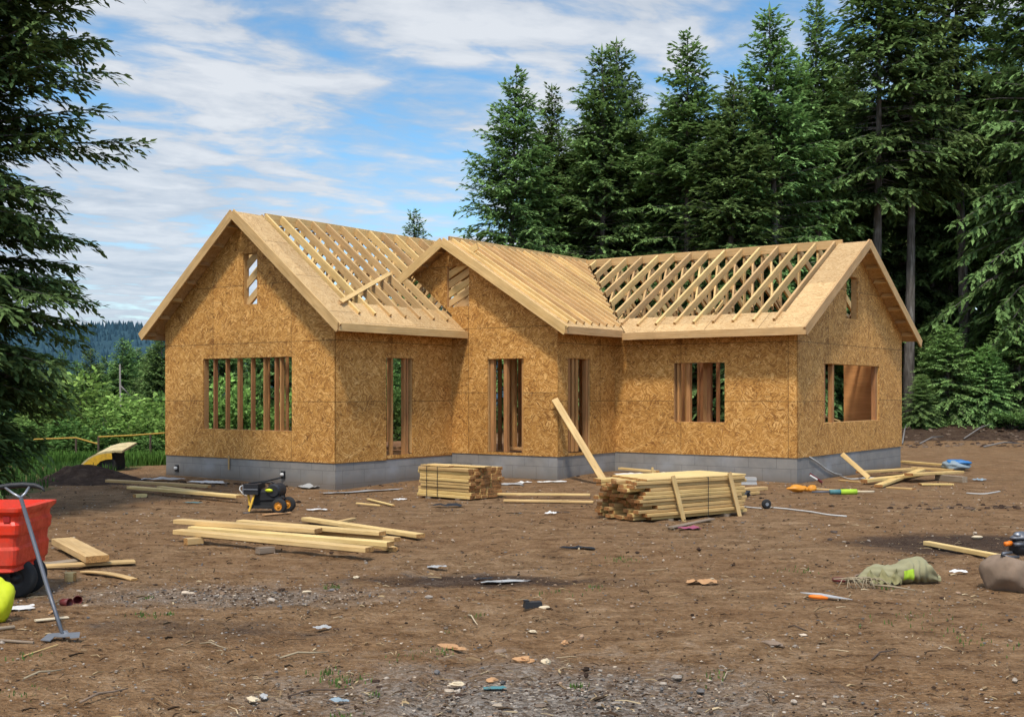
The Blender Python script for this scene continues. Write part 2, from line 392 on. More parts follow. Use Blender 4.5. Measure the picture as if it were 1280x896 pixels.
# added fill light: sky overhead and behind the camera brightened towards the sun
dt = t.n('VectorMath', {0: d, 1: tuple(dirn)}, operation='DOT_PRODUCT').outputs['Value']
fill_glow = t.math('ADD', 1., t.math('MULTIPLY', t.math('POWER', t.math('MAXIMUM', dt, 0.), 1.5), 1.2))
col = t.n('VectorMath', {0: col, 3: fill_glow}, operation='SCALE').outputs[0]
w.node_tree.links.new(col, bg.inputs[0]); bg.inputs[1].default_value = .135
sc.view_settings.view_transform = 'Standard'; sc.view_settings.look = 'None'; sc.view_settings.exposure = 0
sc.cycles.max_bounces = 4; sc.cycles.diffuse_bounces = 3; sc.cycles.glossy_bounces = 1; sc.cycles.transmission_bounces = 2
w.cycles.sampling_method = 'MANUAL'; w.cycles.sample_map_resolution = 256; sc.cycles.adaptive_threshold = .03; sc.cycles.use_light_tree = False
sc.cycles.caustics_reflective = sc.cycles.caustics_refractive = False
sc.cycles.use_adaptive_sampling = True; sc.cycles.use_denoising = True
#@@GROUND
# ------------------------------------------------------------------ ground: one sheet to the horizon, finer near the camera
def axis(lims):
    out = []
    for a, b, s in lims:
        x = a
        while x < b-1e-6: out.append(x); x += s
    return out+[lims[-1][1]]
xs = axis([(-3000, -300, 450), (-300, -60, 30), (-60, -16, 2.2), (-16, -8, .45), (-8, 9, .10), (9, 18, .4), (18, 60, 2.2), (60, 300, 30), (300, 3000, 450)])
ys = axis([(-60, -5, 10), (-5, 5, 1.), (5, 9, .055), (9, 14, .10), (14, 30, .25), (30, 55, .8), (55, 120, 5), (120, 400, 40), (400, 3600, 400)])
vs = []; zn = []
def blobm(x, y, cx, cy, rx, ry): return math.exp(-(((x-cx)/rx)**2+((y-cy)/ry)**2))
gA, gB = G(300, 745), G(690, 870); dA, dB, dC = G(1180, 680), G(600, 725), G(1180, 600)
for y in ys:
    for x in xs:
        z = gz(x, y)
        if -9 < x < 10 and 4 < y < 26:
            p = V((x, y, 0)); k = sstep(26, 12, y)
            z += k*(noise.noise(p*2.3)*.022+noise.noise(p*6.3)*.016+(noise.noise(p*14.)*.010 if y < 13 else 0))
            xc = -1.2+.11*(y-6)**1.35+.25*sin(y*.5)
            for q in (-.75, .75):
                e = abs(x-xc-q)/.17
                if e < 2.2 and y < 20: z += k*(-.040*math.exp(-e**4)+.022*math.exp(-((e-1.5)/.4)**2)+(.010*sin(y*26) if e < .9 else 0))*(.55+.6*noise.noise(V((x*.4, y*.5, 4))))
            z -= .03*max(0, noise.noise(V((x*.8, y*.35, 9))))          # tyre-worn hollows
        if y > 300: z = -9-(y-300)*.001
        vs.append((x, y, z))
        g = sstep(0, 1, (y-29.5)/2.)*sstep(-6.6, -8.6, x) if x < -5 else 0.
        if y > 47.5 and x > -5: g = max(g, .52*sstep(47.5, 50, y))
        if y > 70: g = 1.
        if 16 < y < 30 and x < -8.6-.03*(y-16): g = max(g, .5)
        gv = .7*blobm(x, y, gA.x-.2, gA.y, 2.0, .7)+.75*blobm(x, y, gB.x, gB.y-.35, 1.6, 1.)+.35*blobm(x, y, 0, 7.5, 2.6, 1.2)+.25*blobm(x, y, -1, 12, 4, .8)
        dp = .9*blobm(x, y, dA.x+.4, dA.y, 2., 1.1)+.75*blobm(x, y, dB.x, dB.y, 1.8, .6)+.5*blobm(x, y, -2.4, 9., 2., .7)+.5*blobm(x, y, dC.x, dC.y, 2.5, .8)
        if 43 < y < 50 and x > 6: dp += .7
        zn += [g, gv, dp, 1.]
nx = len(xs)
fs = [(j*nx+i, j*nx+i+1, (j+1)*nx+i+1, (j+1)*nx+i) for j in range(len(ys)-1) for i in range(nx-1)]
me = bpy.data.meshes.new('ground'); me.from_pydata(vs, [], fs); me.materials.append(M['ground'])
me.color_attributes.new('Zone', 'FLOAT_COLOR', 'POINT').data.foreach_set('color', zn)
me.polygons.foreach_set('use_smooth', [True]*len(fs))
go = link('ground', me); tag(go, 'bare brown dirt of the building site', None, None, 'structure')
del vs, zn, fs

# wooded hills on the horizon
def hill_h(x):
    return 62+9*sin(x*.006+1.)+5*noise.noise(V((x*.012, 0, 0)))-.028*max(0, x+260)+(-.045*max(0, x+130))
mb = MB(); hv = []
for j in range(14):
    for i in range(90):
        x = -620+i*17.; f_ = j/13; y = 560+f_*240
        hv.append((x, y, -12+max(4., hill_h(x))*sin(f_*pi/2)+4*noise.noise(V((x*.02, y*.02, 0)))*f_))
mb.add(hv, [(j*90+i, j*90+i+1, (j+1)*90+i+1, (j+1)*90+i) for j in range(13) for i in range(89)])
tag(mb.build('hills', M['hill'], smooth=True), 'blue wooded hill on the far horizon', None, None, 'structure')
mb = MB()
for k in range(5200):
    x = rr(-520, 120); f_ = rr(.15, 1.0); y = 560+f_*240; z = -12+max(4., hill_h(x))*sin(f_*pi/2)-1.5
    h = rr(3, 7); r = h*rr(.2, .3); n = 5; a0 = rr(0, 6)
    ring = lambda q, zz: [(x+cos(a0+2*pi*i/n)*q*rr(.8, 1.2), y+sin(a0+2*pi*i/n)*q*rr(.8, 1.2), zz) for i in range(n)]
    b_ = rr(.7, 1.2); col = (.030*b_, .066*b_, .084*b_)  # blue in the tree colours stands for distance haze
    vsq = ring(r, z)+ring(r*.55, z+h*.5)+[(x, y, z+h)]
    mb.add(vsq, [(i, (i+1) % n, n+(i+1) % n, n+i) for i in range(n)]+[(n+i, n+(i+1) % n, 2*n) for i in range(n)], col)
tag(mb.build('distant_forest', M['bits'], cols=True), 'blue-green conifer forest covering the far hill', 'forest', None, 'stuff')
#@@TREES
# ------------------------------------------------------------------ conifers
def rock(mb, c, r, seed, nf=16, flat=-.8):
    q = random.Random(seed); pl = []
    for i in range(nf): pl.append((V((q.gauss(0, 1), q.gauss(0, 1), q.gauss(0, .8))).normalized(), q.uniform(.74, 1.)))
    n, m = 30, 20; vs = []
    for j in range(m+1):
        for i in range(n):
            ph = pi*j/m; d_ = V((sin(ph)*cos(2*pi*i/n), sin(ph)*sin(2*pi*i/n), cos(ph)))
            k = 1.15
            for nn, h in pl:
                e = d_.dot(nn)
                if e > .05: k = min(k, h/e)
            k *= 1+.03*noise.noise(d_*5+V((seed, 0, 0)))+.02*noise.noise(d_*13)
            vs.append(V(c)+V((d_.x*r[0]*k, d_.y*r[1]*k, max(flat, d_.z*k)*r[2])))
    mb.add(vs, [(j*n+i, j*n+(i+1) % n, (j+1)*n+(i+1) % n, (j+1)*n+i) for j in range(m) for i in range(n)])
def lerp(a, b, t): return a+(b-a)*t
def conifer(seed, H, clear, Rm, wh=.42, nb=6, step=.26, tw=.46, kite=.34, kw=.085, droop=.10, shape=None, tone=1., thin=0., lean=0., dens=3):
    r = random.Random(seed); tr = MB(); cr = MB()
    pts = [V((0, 0, -.5))]; n = 9
    for i in range(1, n+1):
        f_ = i/n; pts.append(V((lean*f_+.06*sin(f_*5+seed), .06*cos(f_*4+seed), H*f_)))
    r0 = H*.0125+.03
    tr.tube(pts, [r0*1.25]+[max(.012, r0*(1-.93*i/n)) for i in range(1, n+1)], 8)
    def tp(z):
        q = max(0, min(.9999, z/H))*n; i = int(q); a = pts[i] if i else V((0, 0, 0)); return a.lerp(pts[i+1], q-i)
    def kq(p, dv, L, wd, bright):
        dv = dv.normalized(); sd_ = dv.cross(V((r.uniform(-.5, .5), r.uniform(-.5, .5), 1))).normalized()
        tip = p+dv*L; mid = p+dv*L*.42+V((0, 0, L*.05))
        b = bright*r.uniform(.75, 1.25)
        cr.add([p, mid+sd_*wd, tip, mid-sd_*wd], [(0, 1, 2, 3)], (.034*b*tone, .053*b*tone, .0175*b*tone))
    z = clear; 
    while z < H-.15:
        t_ = (z-clear)/(H-clear)
        prof = (shape(z) if shape else Rm*(min(1., .55+t_*2.6)*(1-t_)**.80+.045))
        for b_ in range(nb if t_ < .8 else 6):
            if r.random() < thin*(1-t_): continue
            az = r.uniform(0, 2*pi); L = prof(az)*r.uniform(.65, 1.08) if shape and callable(prof) else prof*r.uniform(.6, 1.12)
            L = max(L, .16)
            zz = z+r.uniform(-.5, .5)*wh; base = tp(zz)
            u = V((cos(az), sin(az), 0)); sl = lerp(-.12, .75, t_**1.6)+r.uniform(-.12, .12)
            dr = droop*(1-t_)
            pos = lambda q: base+u*q+V((0, 0, sl*q-dr*q*q*(1 if q < L*.75 else 1)+.05*max(0, q-L*.7)))
            if r.random() < .5 and L > .5 or L > 1.6: tr.tube([pos(0), pos(L*.5), pos(L*.92)], [.010+L*.008, .007+L*.004, .004], 4, cap=False)
            q = L*.10 if L < 1 else L*.16; sidep = 1
            while q < L:
                f_ = q/L; tl = tw*(.55+.55*(1-f_))*min(1., L/1.2)*r.uniform(.45, 1.35)
                p = pos(q); fw = (pos(q+.05)-p).normalized(); sv = fw.cross(V((0, 0, 1))).normalized()*(sidep if r.random() < .7 else -sidep)
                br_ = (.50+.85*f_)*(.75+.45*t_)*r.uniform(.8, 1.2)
                td = (fw*r.uniform(.35, 1.1)+sv*r.uniform(.2, 1.15)+V((0, 0, r.uniform(-.55, .2)))).normalized()
                nk = max(2, int(round(tl/kite*dens)))
                for k in range(nk):
                    s_ = (k+r.random()*.6)/nk; pp = p+td*tl*s_+V((0, 0, -.22*tl*s_*s_))
                    kd = td*.9+sv.cross(td)*r.uniform(-.25, .25)+(fw*.5-sv*.3)*r.uniform(-.6, 1.)+V((0, 0, r.uniform(-.55, .15)))
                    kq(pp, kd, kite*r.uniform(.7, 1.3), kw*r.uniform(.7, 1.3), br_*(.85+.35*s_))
                sidep = -sidep; q += step*r.uniform(.7, 1.3)*.5
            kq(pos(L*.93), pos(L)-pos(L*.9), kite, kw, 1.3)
        z += wh*r.uniform(.75, 1.25)*(1 if t_ < .55 else .62)
    kq(tp(H-.3), V((0, 0, 1)), .6, .06, 1.2)
    return tr, cr
PROTO = []
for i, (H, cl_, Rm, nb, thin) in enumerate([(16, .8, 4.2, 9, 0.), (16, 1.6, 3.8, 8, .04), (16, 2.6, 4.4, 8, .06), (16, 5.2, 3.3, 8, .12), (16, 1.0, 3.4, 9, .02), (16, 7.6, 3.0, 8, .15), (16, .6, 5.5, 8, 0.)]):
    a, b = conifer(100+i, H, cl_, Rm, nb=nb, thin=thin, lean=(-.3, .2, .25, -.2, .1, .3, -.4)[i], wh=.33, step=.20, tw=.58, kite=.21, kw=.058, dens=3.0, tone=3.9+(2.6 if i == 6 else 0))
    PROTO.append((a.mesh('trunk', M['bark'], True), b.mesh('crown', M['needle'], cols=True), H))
def fir(pi_, x, y, H, label, group=None, wide=1., rz=None, name='fir_tree', z=None):
    tm, cm_, h0 = PROTO[pi_]
    o = thing(name, label, 'tree', (x, y, gz(x, y) if z is None else z), R.uniform(0, 6.28) if rz is None else rz, group)
    s = H/h0; o.scale = (s*wide, s*wide, s)
    link('trunk', tm, o); link('crown', cm_, o); return o
def fir_px(pi_, px, py, Y, label, group=None, wide=1., **k):
    x = (px-640)/F*Y; top = EYE+(HOR-py)*Y/F
    return fir(pi_, x, Y, top-gz(x, Y), label, group, wide, **k)
FRONT = [(0, 637, 90, 49, 1.0, 'dark fir standing alone at the left end of the tall row, above the middle gable'),
 (4, 686, 111, 52, .95, 'slim fir just right of the left end fir, with a narrow open top'),
 (1, 757, 62, 50, 1.05, 'left one of the twin pointed firs behind the middle roof'),
 (0, 779, 52, 52, .85, 'right one of the twin pointed firs behind the middle roof'),
 (1, 856, 45, 49, 1.1, 'tall fir right of the twin firs, bare trunk showing above the right roof ridge'),
 (4, 912, 98, 47, 1.25, 'shorter bushy light green fir between taller ones above the right roof'),
 (0, 970, 8, 48, .95, 'tall fir with a sharp tip rising above the middle of the right roof'),
 (4, 1024, -5, 50, .85, 'tall narrow fir whose tip touches the top of the picture'),
 (5, 1092, -70, 50, 1.0, 'big fir with layered boughs behind the right gable peak'),
 (5, 1136, -95, 50.5, .85, 'fir with a long bare grey trunk just right of the right gable'),
 (5, 1206, -120, 52, .85, 'fir with a straight bare trunk near the right edge'),
 (2, 1300, -190, 49, .8, 'large fir at the right edge with pale sweeping boughs'),
 (1, 722, 190, 54, 1.1, 'mid-height fir filling the gap left of the twin firs'),
 (4, 815, 150, 53, 1.15, 'mid-height fir filling the gap right of the twin firs'),
 (4, 520, 265, 52, 1.0, 'small lone fir tip far behind, between the two left gables')]
for a in FRONT: fir_px(a[0], a[1], a[2], a[3], a[5], None, a[4])
g_ = 'firs crowding the forest behind the house'
for row, (Y0, n, p0, p1, t0, t1) in enumerate([(56, 15, 650, 1330, 170, 50), (63, 16, 680, 1340, 160, 40), (71, 16, 690, 1350, 150, 20), (80, 14, 760, 1360, 120, 20)]):
    for i in range(n):
        px = p0+(p1-p0)*(i+R.uniform(.1, .9))/n; Y = Y0+R.uniform(-3, 3); f_ = (px-p0)/(p1-p0)
        fir_px(R.choice([5, 1, 5, 3, 4, 3, 5]), px, t0+(t1-t0)*f_+R.uniform(-10, 90), Y, 'dark fir crowded deep in the forest behind the front row of firs', g_, R.uniform(.85, 1.15))
g_ = 'young firs at the forest edge'
for px, py, Y, w_ in [(1170, 395, 51, 1.5), (1215, 425, 50, 1.6), (1262, 330, 52, 1.5), (1160, 470, 49.5, 1.5), (1250, 440, 49, 1.5), (700, 300, 54, 1.3), (1300, 380, 50, 1.5)]:
    fir_px(R.choice([0, 4]), px, py, Y, 'low young fir filling the dark forest edge under the tall trunks', g_, w_)
for px, py, Y, w_, lb in [(1186, 405, 47.6, 1.5, 'pale green sapling with wide layered boughs right of the right gable'), (1150, 468, 47., 1.6, 'small pale sapling close to the right gable corner'),
   (1232, 430, 47.4, 1.5, 'pale layered sapling second from the right picture edge'), (1276, 380, 48.2, 1.3, 'tallest pale layered sapling, at the right picture edge')]: fir_px(6, px, py, Y, lb, None, w_)
# valley firs on the left
VAL = [(115, 437, 66), (133, 447, 75), (152, 424, 64), (163, 428, 68), (173, 436, 72), (191, 427, 60), (203, 412, 52), (76, 442, 60), (52, 448, 55), (95, 452, 78), (182, 440, 82), (143, 452, 84), (215, 432, 70), (30, 440, 62), (124, 455, 90), (8, 430, 58)]+[(-20-34*k, 425+(k*37) % 30, 56+(k*13) % 24) for k in range(10)]
for i, (px, py, Y) in enumerate(VAL):
    fir_px(R.choice([0, 4, 1]), px, py, Y, 'dark fir in the valley beyond the bright green shrubs on the left', 'valley firs left of the house', 1.15)
g_ = 'firs seen through the open walls of the left wing'
for px, py, Y in [(245, 415, 50), (275, 408, 46), (305, 405, 48), (335, 402, 45), (365, 410, 47), (395, 408, 50), (480, 420, 46), (505, 420, 48)]:
    fir_px(R.choice([0, 4]), px, py, Y, 'green fir behind the left wing, seen through its window openings', g_, 1.3)
# the near tree: trunk out of frame on the left, boughs reaching in
LP = V(((-75-640)/F*17.5, 17.5, 0))
OUT = [(-200, 120), (0, 150), (50, 118), (95, 128), (140, 120), (185, 182), (225, 95), (262, 108), (300, 62), (350, 128), (395, 95), (440, 104), (475, 78), (520, 55), (570, 40), (600, 22)]
def nshape(z):
    py = HOR-(z-EYE)*F/17.5; e = OUT[-1][1]
    for (a, b), (c_, d_) in zip(OUT, OUT[1:]):
        if a <= py <= c_: e = b+(d_-b)*(py-a)/(c_-a); break
    if py < -200: e = 110
    Lm = (e+75)*17.5/F
    return lambda az: Lm*(1. if abs((az+pi) % (2*pi)-pi) < 1.0 else .82)
a, b = conifer(5, 11.5, .5, 2.8, wh=.17, nb=8, step=.075, tw=.50, kite=.15, kw=.034, droop=.085, shape=nshape, tone=2.7, dens=2.4)
o = thing('fir_tree', 'big dark fir at the left edge with drooping boughs reaching into the sky', 'tree', (LP.x, LP.y, gz(LP.x, LP.y)))
a.build('trunk', M['bark'], o, smooth=True); b.build('crown', M['needle'], o, cols=True)

# ------------------------------------------------------------------ shrubs
def shrub(seed, rx, rz_, nc, nl, leaf, cols, name='shrub'):
    r = random.Random(seed); st = MB(); lf = MB()
    cl_ = []
    for i in range(nc):
        a = r.uniform(0, 2*pi); q = sqrt(r.random())*.8; h = r.uniform(.25, 1.)*(1-.45*q*q)
        c = V((cos(a)*q*rx, sin(a)*q*rx, h*rz_)); cl_.append((c, r.uniform(.20, .36)*rx, r.uniform(.65, 1.25)))
        st.tube([(0, 0, -.1), c*.5+V((0, 0, -.05*rz_)), c], [.03, .02, .006], 5, cap=False)
    for i in range(nl):
        c, q, br_ = r.choice(cl_); d_ = V((r.gauss(0, 1), r.gauss(0, 1), r.gauss(0, .8))).normalized()
        p = c+d_*q*r.uniform(.55, 1.1)
        if p.z < .02: continue
        u = (d_+V((r.uniform(-1, 1), r.uniform(-1, 1), r.uniform(-.9, .3)))*.8).normalized(); s = u.cross(V((r.uniform(-1, 1), r.uniform(-1, 1), 1))).normalized()
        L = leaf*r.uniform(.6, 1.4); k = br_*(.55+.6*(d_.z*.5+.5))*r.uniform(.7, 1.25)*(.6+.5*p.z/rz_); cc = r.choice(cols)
        lf.add([p, p+u*L*.5+s*L*.3, p+u*L, p+u*L*.5-s*L*.3], [(0, 1, 2, 3)], tuple(x*k for x in cc))
    return st.mesh('stem', M['bark'], True), lf.mesh('foliage', M['leaf'], cols=True)
BR = [(.19, .31, .07), (.16, .275, .06), (.22, .345, .09)]; DK = [(.11, .19, .05), (.13, .22, .06)]
SB = [shrub(21+i, 1.5, 2.2, 26, 5200, .13, BR) for i in range(2)]+[shrub(31+i, 1.5, 2., 24, 4600, .12, DK) for i in range(2)]+[shrub(41, .9, .6, 14, 1500, .11, DK)]
def put_shrub(k, px, py_top, Y, wm, label, group, base=None):
    x = (px-640)/F*Y; z = gz(x, Y) if base is None else base; h = EYE+(HOR-py_top)*Y/F-z
    o = thing('shrub', label, 'shrub', (x, Y, z), R.uniform(0, 6), group)
    h0 = (2.2, 2.2, 2., 2., .6)[k]*1.15; o.scale = (wm/3., wm/3., h/h0)
    link('stem', SB[k][0], o); link('foliage', SB[k][1], o)
for k, px, py, Y, wm, lb in [(0, 120, 462, 37, 4.6, 'tallest bright green shrub in the middle of the left bank'),
   (1, 184, 482, 36, 4.2, 'bright green shrub against the left wing corner'), (1, 150, 503, 34, 3.2, 'lower bright green shrub in front of the tallest one on the left bank'),
   (2, 62, 500, 36, 3.8, 'darker green shrub left of the tallest bright shrub'), (3, 28, 515, 34, 3.4, 'dark green shrub under the big near fir'),
   (2, 92, 520, 33.5, 3., 'low mid-green shrub behind the left end of the yellow rail'), (0, 205, 512, 34.5, 2.6, 'small bright shrub touching the left wing corner'),
   (3, 2, 545, 30, 2.2, 'dark low shrub at the left picture edge'), (2, 172, 540, 33, 2.0, 'lowest round shrub behind the yellow rail')]:
    put_shrub(k, px, py, Y, wm, lb, None)
g_ = 'green shrubs seen through the left wing'
for px, py, Y in [(235, 470, 40), (268, 462, 41), (300, 466, 40), (332, 460, 41), (362, 468, 40), (400, 470, 42), (488, 455, 41), (508, 470, 40)]:
    put_shrub(R.choice([0, 2, 3]), px, py, Y, 3., 'green shrub behind the left wing, glimpsed through its openings', g_)
g_ = 'undergrowth shrubs along the forest edge'
for i in range(22):
    px = 1132+i*9+R.uniform(-5, 5); Y = R.uniform(49, 53)
    put_shrub(4 if i % 3 else 3, px, R.uniform(515, 537), Y, R.uniform(1.6, 3.2), 'low green undergrowth shrub at the foot of the forest on the right', g_)
for px, py, Y, wm, lb in [(1262, 512, 46.6, 2.4, 'bright low shrub at the right picture edge')]:
    put_shrub(3, px, py, Y, wm, lb, None)
# dead snag
p = at(150, 500, 58); mb = MB(); b0 = V((p.x, 58, gz(p.x, 58)))
mb.tube([b0, b0+V((.05, 0, 2.5)), V((p.x, 58, EYE+(HOR-455)*58/F))], [.09, .07, .04], 7); mb.tube([V((p.x, 58, 2.2)), V((p.x+.5, 58, 1.7))], [.05, .02], 5)
tag(mb.build('dead_tree', M['snag'], smooth=True), 'bare grey dead trunk among the valley firs', 'dead tree')
# grass on the left bank and small tufts on the dirt
mb = MB()
def blade(p, h, col, wd=.012):
    a = rr(0, 6.28); u = V((cos(a), sin(a), 0)); b = u*h*rr(.1, .5); s = V((-u.y, u.x, 0))*wd
    k = rr(.7, 1.3); col = tuple(x*k for x in col)
    mb.add([p-s, p+s, p+b*.4+V((0, 0, h*.6))+s*.7, p+b+V((0, 0, h)), p+b*.4+V((0, 0, h*.6))-s*.7], [(0, 1, 2, 4), (4, 2, 3)], col)
for i in range(15000):
    y = 29.3+rr(0, 1)**1.5*7; x = rr(-.36, -.28)*y+rr(-4, 2.8) if i % 3 else rr(-14, -8.4)
    if x > -8.2-.02*(y-29): continue
    if noise.noise(V((x*.5, y*.5, 0))) < -.35 or (y < 30.2 and noise.noise(V((x*1.3, y, 5))) < .0): continue
    blade(V((x, y, gz(x, y)-.02)), rr(.15, .42), (.085, .16, .032), .022)
for i in range(2500):
    y = rr(17, 30); x = -9.2-.06*(y-17)+rr(-2., .5)
    blade(V((x, y, gz(x, y)-.02)), rr(.08, .25), (.05, .10, .025), .018)
tag(mb.build('grass', M['grass'], cols=True), 'long green grass on the bank beyond the dirt at left', 'grass', None, 'stuff')
mb = MB()
for i in range(1500):
    px = 1120+rr(0, 170); Y = rr(46.5, 50); x = (px-640)/F*Y
    if noise.noise(V((x*.6, Y*.6, 0))) < 0: continue
    blade(V((x, Y, gz(x, Y))), rr(.12, .4), (.05, .10, .025), .03)
for px, py, n, sp in [(430, 852, 60, .16), (405, 842, 30, .1), (520, 820, 70, .22), (640-90, 815, 22, .1), (720, 860, 24, .07), (180, 770, 46, .16), (210, 768, 16, .06), (415, 734, 26, .12), (775, 700, 40, .25), (745, 735, 20, .14), (700, 742, 22, .2), (42, 822, 36, .14), (20, 870, 40, .2), (1105, 735, 26, .12), (1150, 775, 50, .5), (1215, 800, 40, .4), (185, 748, 18, .1), (465, 870, 18, .07), (1000, 715, 26, .25), (560, 790, 12, .06), (890, 845, 24, .2), (590, 770, 12, .1), (430, 895, 20, .1)]:
    g0 = G(px, py)
    for k in range(n):
        x, y = g0.x+R.gauss(0, sp*.45), g0.y+R.gauss(0, sp*.45); blade(V((x, y, gz(x, y)-.005)), rr(.012, .045), (.10, .17, .045), .0055)
tag(mb.build('grass_tufts', M['grass'], cols=True), 'sparse short grass tufts growing through the dirt', 'grass', None, 'stuff')
# loose stones, chips and straw strewn over the dirt
mb = MB(); tones = [(.10, .068, .045), (.075, .05, .035), (.20, .155, .11), (.30, .26, .21), (.16, .15, .14), (.05, .035, .025), (.42, .36, .28), (.52, .43, .31), (.34, .24, .15)]
for i in range(9500):
    Y = 5.8+rr(0, 1)**1.8*18; x = rr(-.47, .47)*Y
    s = rr(.003, .009)*(1 if i % 26 else rr(1.5, 2.8))*(1+.04*(Y-6)); kb = rr(.6, 1.2)
    if i % 4 == 0:
        c = gA if i % 8 else gB; x, Y = c.x+R.gauss(0, .8), c.y+R.gauss(0, .35); s *= .8
        if Y < 5.5: continue
    mb.blob((x, Y, gz(x, Y)+s*.25+.004), (s*rr(.8, 1.7), s*rr(.8, 1.4), s*rr(.4, .8)), i, 1, .3, 1.5, col=tuple(q*kb for q in R.choice(tones)))
tag(mb.build('gravel', M['bits'], cols=True), 'small stones and clods strewn over the dirt', 'gravel', None, 'stuff')
mb = MB()
for i in range(3000):
    Y = 5.8+rr(0, 1)**1.6*17; x = rr(-.47, .47)*Y; a = rr(-1.3, 1.3) if i % 3 else rr(0, 3.1); L = rr(.02, .09)*(1 if i % 12 else rr(1.5, 3.)); wd = rr(.0015, .005)*(1 if i % 5 else 2.2)
    p = V((x, Y, gz(x, Y)+.010)); u = V((cos(a), sin(a), rr(-.08, .12)))*L; m_ = p+u*.5+V((rr(-.2, .2)*L, rr(-.2, .2)*L, .008))
    mb.tube([p, m_, p+u], [wd, wd*.9, wd*.5], 3, R.choice([(.30, .21, .12), (.36, .27, .17), (.10, .065, .04), (.05, .03, .02), (.20, .13, .075), (.06, .038, .025), (.045, .03, .02), (.15, .10, .06)]))
tag(mb.build('straw_litter', M['bits'], cols=True), 'twigs, straw and wood splinters strewn over the dirt', 'litter', None, 'stuff')
#@@HOUSE
# ------------------------------------------------------------------ the house
H = thing('unfinished_house', 'timber framed house under construction, sheathed in orange-brown strand board, roof still open rafters', 'house', (OX, OY, 0), -TH)
def wall(p0, ang, L, bot, top, ops, breaks, mat, label, t_=.022):
    xs_ = sorted(set([0., L]+list(breaks)+[q for o_ in ops for q in o_[:2]])); mb = MB(); e = 1e-4
    for xa, xb in zip(xs_, xs_[1:]):
        ba, bb, ta, tb = bot(xa+e), bot(xb-e), top(xa+e), top(xb-e)
        seg = []; cur = (ba, bb)
        for o_ in sorted([o_ for o_ in ops if o_[0] <= xa+e and o_[1] >= xb-e], key=lambda q: q[2]):
            if o_[2] > cur[0]+e: seg.append((cur, (o_[2], o_[2])))
            cur = (o_[3], o_[3])
        seg.append((cur, (ta, tb)))
        for (a, b), (c_, d_) in seg:
            for yy in (0, t_): mb.add([(xa, yy, a), (xb, yy, b), (xb, yy, d_), (xa, yy, c_)], [(0, 1, 2, 3)])
        mb.add([(xa, 0, ta), (xb, 0, tb), (xb, t_, tb), (xa, t_, ta)], [(0, 1, 2, 3)])
        mb.add([(xa, 0, ba), (xb, 0, bb), (xb, t_, bb), (xa, t_, ba)], [(0, 1, 2, 3)])
    for x in (0, L):
        q = x+e if x == 0 else x-e; mb.add([(x, 0, bot(q)), (x, t_, bot(q)), (x, t_, top(q)), (x, 0, top(q))], [(0, 1, 2, 3)])
    for a, b, c_, d_ in ops: mb.add([(a, 0, c_), (b, 0, c_), (b, 0, d_), (a, 0, d_), (a, t_, c_), (b, t_, c_), (b, t_, d_), (a, t_, d_)], [(0, 1, 5, 4), (1, 2, 6, 5), (2, 3, 7, 6), (3, 0, 4, 7)])
    o_ = mb.build('wall', mat, H, (*p0, 0), ang)
    if label: o_['label'] = label
    return o_
def frame(wo, o_, name='window_frame', door=False, dep=.12, th=.038):
    a, b, c_, d_ = o_; mb = MB(); y0 = .024; ym = y0+dep/2
    i_ = .012                                      # the jambs stand a little into the opening
    mb.box(((a-th/2+i_), ym, (c_+d_)/2), (th, dep, d_-c_)); mb.box(((b+th/2-i_), ym, (c_+d_)/2), (th, dep, d_-c_))
    mb.box(((a+b)/2, ym, d_+th/2-i_+.004), (b-a+.12, dep+.004, th))
    if not door: mb.box(((a+b)/2, ym, c_-th/2+i_-.004), (b-a+.12, dep+.004, th))
    return mb.build(name, M['frame'], wo)
zA = lambda x: 5.64-.80*abs(x-2.674)
XB, ZB, SB_ = 5.334, 5.22, .625
zB = lambda x: ZB-SB_*abs(x-XB)
YR, SC_ = 9.14, .574
zC = lambda y: ZB-SC_*abs(y-YR)
oE, oR = .418, .338
UD = .135                                          # wall top below the roof plane
opA = [(1.32, 4.11, 1.05, 2.575), (2.63, 3.06, 3.69, 4.77)]
WA = wall((0, 0), 0, wA, lambda x: hfA, lambda x: zA(x)-UD, opA, [2.674], M['osb_wall'], 'left gable wall with a wide window opening'); 
frame(WA, opA[0]); frame(WA, opA[1])
opS = [(1.48, 2.31, hfA+.10, 2.57)]
WS = wall((wA, 0), pi/2, d1, lambda x: hfA+(.0 if x < 1.48 else .03), lambda x: zA(wA)-UD, opS, [1.48], M['osb_wall'], 'shaded side wall of the left wing with a narrow door opening')
frame(WS, (1.48, 2.31, hfA+.12, 2.57), 'door_frame', True)
x0B = 4.13
opB = [(6.34-x0B, 7.31-x0B, hfB+.055, 2.57), (5.19-x0B, 5.83-x0B, 3.74, 4.66)]
WB = wall((x0B, d1), 0, wB-x0B, lambda x: (zA(x+x0B)+.06 if x+x0B < wA else hfB), lambda x: max(zB(x+x0B)-UD, zA(x+x0B)+.07 if x+x0B < wA else 0), opB, [wA-x0B, XB-x0B, 4.5-x0B], M['osb_gable'], 'middle gable wall with the front door opening')
frame(WB, (opB[0][0], opB[0][1], opB[0][2], 2.57), 'door_frame', True); frame(WB, opB[1])
opD = [(.38, 1.26, hfB+.06, 2.57)]
WD = wall((wB, d1), pi/2, d2, lambda x: hfB, lambda x: zB(wB)-UD, opD, [], M['osb_wall'], 'shaded side wall of the middle block with a door opening')
frame(WD, (.38, 1.26, hfB+.08, 2.57), 'door_frame', True)
opC = [(9.66-wB, 10.87-wB, 1.21, 2.48)]
WC = wall((wB, yC), 0, wC-wB, lambda x: hfC, lambda x: zC(yC)-UD, opC, [], M['osb_wall'], 'sunlit front wall of the right wing with one window opening')
frame(WC, opC[0])
